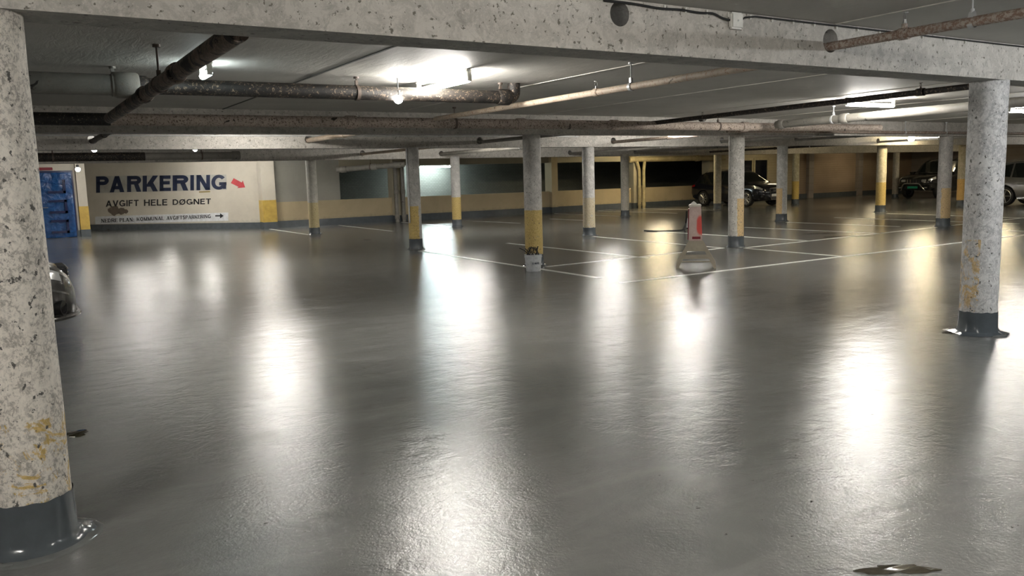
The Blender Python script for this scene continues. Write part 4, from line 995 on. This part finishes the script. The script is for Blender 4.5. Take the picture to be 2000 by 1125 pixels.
# base: two frames of splayed legs joined by rungs
fr_y, bk_y = -.11, .10
def base_plate(y, name='leg_plate'):
    bm = bmesh.new(); th = .018
    # solid trapezoid
    pts = [(X(1345), Z(470)), (X(1372), Z(470)), (X(1384), Z(490.5)), (X(1335), Z(490.5))]
    def ext(pp, y0):
        A_ = [bm.verts.new((x, y0 - th / 2, z)) for x, z in pp]; B_ = [bm.verts.new((x, y0 + th / 2, z)) for x, z in pp]; bm.faces.new(A_); bm.faces.new(B_)
        for k in range(len(pp)): bm.faces.new((A_[k], A_[(k + 1) % len(pp)], B_[(k + 1) % len(pp)], B_[k]))
    ext(pts, y); 
    mesh_obj(name, bm, MAT['stand_beige'], root, False)
    for s in (-1, 1):
        bm = bmesh.new(); c_ = X(1359.5)
        m_ = lambda u: (X(u) if s < 0 else X(2 * 1359.5 - u))
        ext([(m_(1335), Z(490)), (m_(1343), Z(490)), (m_(1334), Z(507)), (m_(1325), 0.0), (m_(1320.3), 0.0), (m_(1322), Z(512.4))], y)
        mesh_obj('leg', bm, MAT['stand_beige'], root, False)
    for v0, v1 in ((500, 505.5),):
        bm = bmesh.new(); e = (v0 - 490) * .52
        ext([(X(1338 - e), Z(v0)), (X(1381 + e), Z(v0)), (X(1381 + e + 2), Z(v1)), (X(1338 - e - 2), Z(v1))], y - .001); mesh_obj('rung', bm, MAT['stand_beige'], root, False)
base_plate(fr_y)
base_plate(bk_y)
for s in (-1, 1):
    bm = bmesh.new(); x = X(1359.5 + s * 34.5); add_tube(bm, [(x, fr_y, .02), (x, bk_y, .02)], .014, 10); mesh_obj('foot_bar', bm, MAT['stand_beige'], root)
bm = bmesh.new(); add_tube(bm, [(X(1330), bk_y, Z(514)), (X(1389), bk_y, Z(514))], .012, 10); mesh_obj('rung', bm, MAT['stand_beige'], root)
# hose lying behind the stand
def lp(u, v, z=.012): p = at(u, v, 0); return (p.x, p.y, z)
loc = Matrix.Translation((fp.x, fp.y, 0)) @ Matrix.Rotation(rz, 4, 'Z')
bm = bmesh.new(); e1 = loc @ Vector((X(1343) - .03, .02, Z(435))); e2 = loc @ Vector((X(1343) - .015, .04, Z(412)))
add_tube(bm, bend([lp(1258, 451), lp(1290, 452.5), lp(1330, 451), lp(1338, 449), (e1.x, e1.y, e1.z), (e2.x, e2.y, e2.z)], .2), .014, 10)
add_tube(bm, bend([lp(1263, 453), lp(1300, 452), lp(1326, 450.5), lp(1334, 449.5), lp(1343, 447, .3), loc @ Vector((X(1342), .05, Z(446)))], .15), .013, 10)
tag(mesh_obj('black_hose', bm, MAT['black_rubber']), 'black hose lying on the floor and hung on the red and beige stand', 'hose')

# ------------------------------------------------------------------ cars
def catmull(tab, x):
    n = len(tab)
    if x <= tab[0][0]: return tab[0][1:]
    if x >= tab[-1][0]: return tab[-1][1:]
    for i in range(n - 1):
        if tab[i][0] <= x <= tab[i + 1][0]: break
    p0, p1, p2, p3 = tab[max(i - 1, 0)], tab[i], tab[i + 1], tab[min(i + 2, n - 1)]
    h = p2[0] - p1[0]; t = (x - p1[0]) / h; out = []
    for k in range(1, len(p1)):
        s1_ = (p2[k] - p0[k]) / (p2[0] - p0[0]) * h if p2[0] != p0[0] else 0; s2_ = (p3[k] - p1[k]) / (p3[0] - p1[0]) * h if p3[0] != p1[0] else 0
        d_ = p2[k] - p1[k]
        if d_ == 0: s1_ = s2_ = 0
        else:
            s1_ = max(min(s1_ / d_, 3), 0) * d_; s2_ = max(min(s2_ / d_, 3), 0) * d_
        out.append((2 * t ** 3 - 3 * t * t + 1) * p1[k] + (t ** 3 - 2 * t * t + t) * s1_ + (-2 * t ** 3 + 3 * t * t) * p2[k] + (t ** 3 - t * t) * s2_)
    return out
def ring_pts(st):
    zl, zb, zt, wl, wb, wt = st                # low z, belt z, top z, half widths low/belt/top
    k = min(1, (zt - zb) / .35)                # 1 in the cabin, 0 on bonnet
    return [(0, zl), (wl * .82, zl), (wl, zl + .10), (wb * 1.0, zl + (zb - zl) * .45), (wb * .995, zl + (zb - zl) * .8), (wb * .955, zb), (wt * .5 * (1) + wb * .95 * .5 if False else wt + (wb * .955 - wt) * .50, zb + (zt - zb) * .45), (wt, zb + (zt - zb) * .88), (wt * .86, zb + (zt - zb) * .985), (wt * .45, zt + .004), (0, zt + .008)]
def surf(tab, x, t):
    P = ring_pts(catmull(tab, x)); i = min(int(t), len(P) - 2); f = t - i
    return Vector((x, P[i][0] + (P[i + 1][0] - P[i][0]) * f, P[i][1] + (P[i + 1][1] - P[i][1]) * f))
def patch(tab, quad, side, off, nu=10, nv=6):
    """quad of (x, t) corners -> thin shell lying just proud of the body"""
    bm = bmesh.new(); G = []; Hh = []
    for i in range(nu + 1):
        a, b = [], []
        for j in range(nv + 1):
            s, r = i / nu, j / nv; q = [Vector(c) for c in quad]
            c = q[0] * (1 - s) * (1 - r) + q[1] * s * (1 - r) + q[2] * s * r + q[3] * (1 - s) * r
            p = surf(tab, c.x, c.y); e = .01
            n = (surf(tab, c.x + e, c.y) - surf(tab, c.x - e, c.y)).cross(surf(tab, c.x, min(9.99, c.y + .02)) - surf(tab, c.x, max(0, c.y - .02)))
            n.normalize()
            if n.dot(Vector((0, p.y, max(0, p.z - .7)))) < 0 and n.length: n = -n
            o = p + n * off; i_ = p - n * .02
            a.append(bm.verts.new((o.x, o.y * side, o.z))); b.append(bm.verts.new((i_.x, i_.y * side, i_.z)))
        G.append(a); Hh.append(b)
    for i in range(nu):
        for j in range(nv):
            bm.faces.new((G[i][j], G[i + 1][j], G[i + 1][j + 1], G[i][j + 1]))
    rim = [G[i][0] for i in range(nu + 1)] + [G[nu][j] for j in range(1, nv + 1)] + [G[i][nv] for i in range(nu - 1, -1, -1)] + [G[0][j] for j in range(nv - 1, 0, -1)]
    rb = [Hh[i][0] for i in range(nu + 1)] + [Hh[nu][j] for j in range(1, nv + 1)] + [Hh[i][nv] for i in range(nu - 1, -1, -1)] + [Hh[0][j] for j in range(nv - 1, 0, -1)]
    for k in range(len(rim)): bm.faces.new((rim[k], rim[(k + 1) % len(rim)], rb[(k + 1) % len(rim)], rb[k]))
    return bm
def merge(dst, src):
    me = bpy.data.meshes.new('tmp'); src.to_mesh(me); src.free(); dst.from_mesh(me); bpy.data.meshes.remove(me)
def wheel(parent, x, y, r, spokes, double, out):
    T = Matrix.Translation((x, y, r)) @ Matrix.Rotation(PI / 2 * (-out), 4, 'X')
    # local +z points outward
    rr = r * .70; w_ = .11
    bm = bmesh.new(); add_lathe(bm, [(rr, -w_), (r * .93, -w_), (r * .985, -w_ * .7), (r, -w_ * .3), (r, w_ * .3), (r * .985, w_ * .7), (r * .93, w_), (rr * 1.02, w_), (rr, w_ * .8)], 40, T, 0, False)
    tyre = mesh_obj('wheel_tyre', bm, MAT['black_rubber'], parent)
    bm = bmesh.new(); add_lathe(bm, [(rr * 1.01, w_ * .95), (rr * .97, w_ * .98), (rr * .93, w_ * .7), (rr * .93, -w_ * .9)], 40, T, 0, False)
    add_lathe(bm, [(.001, w_ * .80), (rr * .15, w_ * .80), (rr * .17, w_ * .5), (.001, w_ * .45)], 16, T, 0, False)
    for k in range(spokes):
        for o_ in ((-.12, .12) if double else (0,)):
            a = 2 * PI * k / spokes
            p0 = Vector((math.cos(a + o_ * .3) * rr * .12, math.sin(a + o_ * .3) * rr * .12, w_ * .68)); p1 = Vector((math.cos(a + o_) * rr * .96, math.sin(a + o_) * rr * .96, w_ * .82))
            add_tube(bm, [T @ p0, T @ p1], [rr * (.085 if not double else .055), rr * (.06 if not double else .045)], 6)
    mesh_obj('rim', bm, MAT['alloy'], tyre)
    bm = bmesh.new(); add_lathe(bm, [(.001, -w_ * .2), (rr * .92, -w_ * .2), (rr * .92, -w_ * .3), (.001, -w_ * .3)], 24, T, 0, False); mesh_obj('brake_disc', bm, MAT['dark_metal'], tyre)
plain('alloy', (0.55, 0.55, 0.54), .28, .85); plain('dark_metal', (0.02, 0.02, 0.02), .5, .5); plain('glass_dark', (0.010, 0.013, 0.012), .04, 0, .1); plain('chrome', (.75, .75, .75), .08, 1.0)
plain('lamp_lens', (.55, .56, .55), .08, .3); plain('tail_red', (.25, .01, .01), .15); plain('trim_black', (.010, .010, .011), .4); plain('plate_green', (.0, .28, .16), .35); plain('plate_white', (.62, .62, .6), .35)
plain('paint_black', (.006, .007, .012), .16, 0, .1, 3, .6); plain('paint_dark', (.010, .010, .010), .18, 0, .1, 3, .6); plain('paint_silver', (.24, .235, .22), .25, .5, .05, 3, .6); plain('paint_graphite', (.09, .086, .08), .22, .55, .05, 3, .6)
def make_car(name, loc, rz, label, tab, wb_x, wr, paint, spokes, double, win, ws, rw, extras=None, tw=.80):
    root = empty(name, (loc[0], loc[1], 0), rz, label, 'car')
    x0, x1 = tab[0][0], tab[-1][0]; bm = bmesh.new(); rings = []; N = 70
    for i in range(N + 1):
        t = i / N; x = x0 + (x1 - x0) * (.5 - .5 * math.cos(PI * t)) * .5 + (x1 - x0) * t * .5
        P = ring_pts(catmull(tab, x)); full = [(y, z) for y, z in P] + [(-y, z) for y, z in reversed(P[1:-1])]
        rings.append([bm.verts.new((x, y, z)) for y, z in full])
    for a, b in zip(rings, rings[1:]):
        for k in range(len(a)): bm.faces.new((a[k], a[(k + 1) % len(a)], b[(k + 1) % len(a)], b[k]))
    bm.faces.new(rings[0]); bm.faces.new(rings[-1])
    body = mesh_obj('body', bm, [MAT[paint], MAT['trim_black']], root, True, 32)
    cut = bmesh.new()
    for x in wb_x:
        for s in (-1, 1): add_lathe(cut, [(wr * 1.13, -.17), (wr * 1.13, .2)], 36, Matrix.Translation((x, s * (tw + .02), wr + .01)) @ Matrix.Rotation(PI / 2 * (-s), 4, 'X'))
    me = bpy.data.meshes.new('cut'); bmesh.ops.recalc_face_normals(cut, faces=cut.faces[:]); cut.to_mesh(me); cut.free(); me.materials.append(MAT[paint]); me.materials.append(MAT['trim_black'])
    for p_ in me.polygons: p_.material_index = 1
    co = bpy.data.objects.new('cut', me); COL.objects.link(co)
    par = body.parent; body.parent = None
    md = body.modifiers.new('b', 'BOOLEAN'); md.object = co; md.operation = 'DIFFERENCE'; md.solver = 'EXACT'
    dg = bpy.context.evaluated_depsgraph_get(); dg.update(); nm = bpy.data.meshes.new_from_object(body.evaluated_get(dg))
    body.modifiers.clear(); body.data = nm; bpy.data.objects.remove(co); body.parent = par
    for x in wb_x:
        for s in (-1, 1): wheel(root, x, s * tw, wr, spokes, double, s)
        # black wheel-arch lip
    for s in (-1, 1):
        for q in win: mesh_obj('side_window', patch(tab, q, s, .006), MAT['glass_dark'], root, True, 30)
    # windscreen and rear window, both halves in one mesh
    for nm_, (xa, xb) in (('windscreen', ws), ('rear_window', rw)):
        bm = bmesh.new()
        for s in (-1, 1): merge(bm, patch(tab, [(xa, 8.15), (xb, 8.15), (xb, 9.99), (xa, 9.99)], s, .006))
        mesh_obj(nm_, bm, MAT['glass_dark'], root, True, 30)
    # sill trim and mirrors
    hw = catmull(tab, 0)[4]
    for s in (-1, 1):
        mx = ws[0] if ws[0] < ws[1] else ws[1]; mx = min(ws) + (max(ws) - min(ws)) * .55; zb_ = catmull(tab, mx)[1]
        bm = bmesh.new(); add_box(bm, mx - .08, s * (hw + .02) - .02 * 1, zb_ + .0, mx + .08, s * (hw + .19), zb_ + .15, bevel=.03); add_box(bm, mx - .03, s * (hw - .06), zb_ + .0, mx + .03, s * (hw + .04), zb_ + .04)
        mesh_obj('side_mirror', bm, MAT[paint], root, True, 50)
        for hx in (.25, -.75):
            bm = bmesh.new(); zz = zb_ - .17; add_tube(bm, bend([(hx - .10, s * (hw - .01), zz), (hx - .08, s * (hw + .035), zz), (hx + .08, s * (hw + .035), zz), (hx + .10, s * (hw - .01), zz)], .03, 3), .011, 8); mesh_obj('door_handle', bm, MAT['chrome'] if 'silver' in paint else MAT[paint], root)
    if extras: extras(root, tab)
    return root
def roof_rails(root, tab, xa, xb, mat):
    for s in (-1, 1):
        pts = []
        for k in range(9):
            x = xa + (xb - xa) * k / 8; st = catmull(tab, x); pts.append((x, s * (st[5] * .92), st[2] + (.045 if 0 < k < 8 else -.02)))
        bm = bmesh.new(); add_tube(bm, pts, .014, 8); mesh_obj('roof_rail', bm, MAT[mat], root)
# ---- black crossover: local +X is its front
# columns: x, low z, belt z, top z, half width low, belt, top
TAB_Q = [(-2.19, .42, .86, .90, .60, .66, .58), (-2.14, .34, .92, 1.02, .72, .80, .62), (-2.00, .28, .97, 1.22, .80, .87, .60), (-1.75, .24, 1.00, 1.45, .84, .90, .60), (-1.40, .22, .99, 1.55, .86, .915, .60), (-.60, .21, .96, 1.60, .87, .915, .62), (.10, .21, .945, 1.59, .87, .915, .62), (.55, .21, .94, 1.50, .87, .915, .61), (1.15, .21, .945, 1.10, .87, .91, .72), (1.30, .22, .95, 1.04, .87, .905, .74), (1.75, .23, .92, .98, .85, .89, .72), (2.02, .26, .84, .89, .78, .84, .66), (2.14, .30, .76, .80, .68, .74, .58), (2.20, .38, .66, .70, .58, .62, .5)]
def extra_q(root, tab):
    roof_rails(root, tab, -1.5, .35, 'chrome')
    # grille frame
    bm = bmesh.new(); pts = [(2.205, -.36, .66), (2.215, -.27, .30), (2.215, .27, .30), (2.205, .36, .66), (2.16, .33, .80), (2.16, -.33, .80)]
    add_tube(bm, pts + [pts[0]], .014, 8); mesh_obj('grille_frame', bm, MAT['chrome'], root)
    bm = bmesh.new(); vs = [bm.verts.new((x + .002, y, z)) for x, y, z in pts]; vb = [bm.verts.new((x - .05, y, z)) for x, y, z in pts]; bm.faces.new(vs); bm.faces.new(vb)
    for k in range(6): bm.faces.new((vs[k], vs[(k + 1) % 6], vb[(k + 1) % 6], vb[k]))
    mesh_obj('grille', bm, MAT['trim_black'], root, False)
    box_obj('number_plate', (2.215, -.26, .44), (2.232, .26, .55), MAT['plate_white'], root, .003)
    bm = bmesh.new()
    for k in range(4):
        R_ = .042; T = Matrix.Translation((2.20, -.098 + k * .065, .70)) @ Matrix.Rotation(PI / 2, 4, 'Y')
        ring = [T @ Vector((R_ * math.cos(2 * PI * j / 20), R_ * math.sin(2 * PI * j / 20), 0)) for j in range(21)]; add_tube(bm, ring, .006, 6, False)
    mesh_obj('badge_rings', bm, MAT['chrome'], root)
    for s in (-1, 1):
        mesh_obj('headlight', patch(tab, [(1.80, 4.15), (2.12, 4.35), (2.12, 5.1), (1.78, 4.95)], s, .008), MAT['lamp_lens'], root, True, 30)
        bm = bmesh.new(); add_box(bm, 2.03, s * .66 - .12, .40, 2.14, s * .66 + .12, .52, bevel=.02); mesh_obj('fog_lamp', bm, MAT['trim_black'], root)
        mesh_obj('tail_light', patch(tab, [(-2.12, 4.3), (-1.85, 4.4), (-1.85, 5), (-2.10, 5)], s, .008), MAT['tail_red'], root, True, 30)
rp = at(1372, 402); fpx = at(1460, 403); cx = (rp.x + fpx.x) / 2; 
YQ = (27.95 + 25.35) / 2 + .0
# right wheel line seen by the viewer is the car's right-hand side (towards -X of the building)
xs_ = xline(1459.5, 25.5, .35)
make_car('crossover_car', (xs_ + .80, 25.5 + 1.32, 0), -PI / 2, 'black crossover car parked with its tail to the parapet, behind the pitted column', TAB_Q, (-1.28, 1.32), .35, 'paint_black', 8, True,
    [[(-1.72, 5.25), (-1.15, 5.12), (-1.05, 6.95), (-1.38, 6.8)], [(-1.08, 5.12), (-.22, 5.12), (-.22, 6.98), (-.98, 6.95)], [(-.14, 5.12), (.86, 5.15), (.50, 6.9), (-.14, 6.98)]], (.58, 1.16), (-2.0, -1.55), extra_q, .80)
# ---- dark off-roader
TAB_L = [(-2.40, .50, 1.05, 1.15, .70, .78, .60), (-2.34, .40, 1.12, 1.50, .80, .88, .68), (-2.22, .36, 1.14, 1.76, .86, .93, .72), (-1.9, .34, 1.14, 1.84, .88, .94, .73), (-1.0, .33, 1.13, 1.87, .89, .94, .74), (.10, .33, 1.12, 1.85, .89, .94, .73), (.42, .33, 1.11, 1.77, .89, .94, .71), (.95, .33, 1.11, 1.26, .89, .935, .78), (1.15, .34, 1.11, 1.20, .89, .93, .80), (1.80, .38, 1.06, 1.14, .87, .92, .78), (2.15, .42, .98, 1.06, .80, .86, .72), (2.28, .48, .92, .98, .70, .78, .66), (2.34, .55, .86, .90, .62, .70, .6)]
def extra_l(root, tab):
    roof_rails(root, tab, -2.0, .1, 'trim_black')
    box_obj('grille', (2.28, -.40, .74), (2.355, .40, .96), MAT['trim_black'], root, .03)
    for k in range(5):
        y = -.30 + k * .15; box_obj('grille_bar', (2.35, y - .013, .77), (2.366, y + .013, .93), MAT['chrome'], root, .004)
    box_obj('number_plate', (2.40, -.26, .50), (2.415, .26, .61), MAT['plate_green'], root, .003)
    box_obj('bumper', (2.22, -.80, .42), (2.39, .80, .70), MAT['paint_dark'], root, .06)
    bm = bmesh.new(); add_tube(bm, bend([(2.36, -.62, .40), (2.48, -.50, .58), (2.50, -.40, .74), (2.50, .40, .74), (2.48, .50, .58), (2.36, .62, .40)], .1), .032, 12); mesh_obj('bull_bar', bm, MAT['chrome'], root)
    for s in (-1, 1):
        mesh_obj('headlight', patch(tab, [(1.95, 4.2), (2.30, 4.35), (2.30, 5.4), (1.90, 5.2)], s, .010), MAT['lamp_lens'], root, True, 30)
        box_obj('headlight_trim', (2.30, s * .52 - .12, .80), (2.36, s * .52 + .12, .93), MAT['lamp_lens'], root, .02)
        box_obj('fog_lamp', (2.33, s * .66 - .08, .50), (2.405, s * .66 + .08, .58), MAT['lamp_lens'], root, .02)
        mesh_obj('wheel_arch_trim', patch(tab, [(1.70, 3.2), (2.15, 3.3), (2.15, 3.8), (1.6, 3.9)], s, .02), MAT['trim_black'], root)
n0 = at(1783, 390)
q_ = XP(1781, 23.75, .6)
make_car('off_road_car', (q_.x + 2.45, 23.75, 0), PI, 'dark off-road car with green number plate and chrome front bar', TAB_L, (-1.30, 1.49), .39, 'paint_dark', 6, False,
    [[(-2.15, 5.15), (-1.35, 5.12), (-1.35, 6.95), (-2.05, 6.9)], [(-1.27, 5.12), (-.38, 5.12), (-.38, 6.95), (-1.27, 6.95)], [(-.30, 5.12), (.70, 5.15), (.38, 6.9), (-.30, 6.95)]], (.45, .96), (-2.36, -2.26), extra_l, .80)
# ---- silver suv at the right edge
TAB_S = [(-2.30, .45, .92, 1.00, .62, .70, .55), (-2.24, .36, 1.00, 1.22, .74, .82, .60), (-2.05, .30, 1.05, 1.42, .82, .89, .60), (-1.6, .26, 1.06, 1.60, .86, .925, .62), (-.8, .25, 1.02, 1.68, .87, .925, .64), (.1, .25, .99, 1.66, .87, .925, .63), (.5, .25, .98, 1.57, .87, .92, .62), (1.10, .25, .99, 1.14, .87, .92, .72), (1.3, .26, .98, 1.08, .86, .91, .74), (1.9, .30, .90, .96, .80, .86, .68), (2.18, .36, .80, .84, .70, .76, .58), (2.27, .42, .68, .72, .6, .64, .5)]
def extra_s(root, tab):
    roof_rails(root, tab, -1.6, .3, 'chrome')
    for s in (-1, 1):
        bm = bmesh.new(); add_box(bm, -.85, s * .90 - .02, .27, .95, s * .90 + .02, .33, bevel=.01); mesh_obj('sill_trim', bm, MAT['chrome'], root)
        mesh_obj('headlight', patch(tab, [(1.80, 4.2), (2.15, 4.4), (2.15, 5.1), (1.78, 5)], s, .008), MAT['lamp_lens'], root)
        mesh_obj('tail_light', patch(tab, [(-2.22, 4.2), (-1.95, 4.3), (-1.95, 5), (-2.20, 5)], s, .008), MAT['tail_red'], root)
ys_ = 16.55; xs2 = xline(1963, ys_, .37)
make_car('silver_car', (xs2 + .80, ys_ - 1.33, 0), -PI / 2, 'silver sport utility car at the right edge, mostly behind the thick column', TAB_S, (-1.33, 1.36), .37, 'paint_silver', 5, False,
    [[(-1.95, 5.35), (-1.15, 5.12), (-1.15, 6.95), (-1.55, 6.75)], [(-1.08, 5.12), (-.22, 5.12), (-.22, 6.98), (-1.08, 6.95)], [(-.14, 5.12), (.86, 5.15), (.50, 6.9), (-.14, 6.98)]], (.55, 1.10), (-2.1, -1.7), extra_s, .80)
# ---- graphite saloon behind the left column
TAB_G = [(-2.25, .45, .85, .90, .60, .66, .55), (-2.15, .32, .92, .98, .74, .80, .66), (-1.7, .22, .93, 1.02, .82, .87, .68), (-1.2, .2, .92, 1.25, .85, .89, .60), (-.6, .2, .91, 1.42, .86, .89, .58), (.1, .2, .90, 1.43, .86, .89, .58), (.45, .2, .89, 1.34, .86, .885, .57), (1.10, .2, .88, .98, .85, .88, .70), (1.6, .20, .84, .89, .83, .86, .68), (1.95, .20, .76, .80, .76, .82, .62), (2.12, .19, .68, .72, .66, .74, .54), (2.20, .19, .58, .62, .56, .62, .46), (2.24, .20, .46, .50, .46, .50, .4)]
def extra_g(root, tab):
    box_obj('grille', (2.08, -.28, .60), (2.20, .28, .74), MAT['trim_black'], root, .02)
    for k in range(3): box_obj('grille_bar', (2.19, -.30, .615 + k * .045), (2.21, .30, .63 + k * .045), MAT['chrome'], root, .004)
    bm = bmesh.new(); add_tube(bm, bend([(1.70, -.86, .21), (2.08, -.72, .21), (2.27, -.40, .21), (2.27, .40, .21), (2.08, .72, .21), (1.70, .86, .21)], .15), .03, 10); mesh_obj('bumper_lip', bm, MAT['paint_graphite'], root)
    for s in (-1, 1):
        mesh_obj('headlight', patch(tab, [(1.72, 4.1), (2.10, 4.2), (2.08, 5.2), (1.65, 5.1)], s, .010), MAT['lamp_lens'], root)
        mesh_obj('chrome_strip', patch(tab, [(1.6, 3.40), (2.16, 3.40), (2.16, 3.52), (1.6, 3.52)], s, .012, 8, 2), MAT['chrome'], root)
        T = Matrix.Translation((2.0, s * .70, .33)) @ Matrix.Rotation(PI / 2, 4, 'Y') @ Matrix.Rotation(-s * .5, 4, 'X')
        bm = bmesh.new(); add_lathe(bm, [(.001, .03), (.055, .05), (.07, .12), (.08, .12), (.08, 0)], 20, T, 0, False); mesh_obj('fog_lamp', bm, MAT['dark_metal'], root)
gn = at(149, 612, .2)
make_car('graphite_car', (gn.x - 2.24, gn.y + .35, 0), math.radians(0), 'graphite saloon car, only its nose shows right of the large cream column', TAB_G, (-1.30, 1.38), .32, 'paint_graphite', 7, False,
    [[(-1.15, 5.15), (-.68, 5.12), (-.68, 6.95), (-.95, 6.7)], [(-.6, 5.12), (.05, 5.12), (.05, 6.98), (-.6, 6.95)], [(.12, 5.12), (.85, 5.15), (.42, 6.9), (.12, 6.98)]], (.46, 1.10), (-1.65, -.9), extra_g, .77)
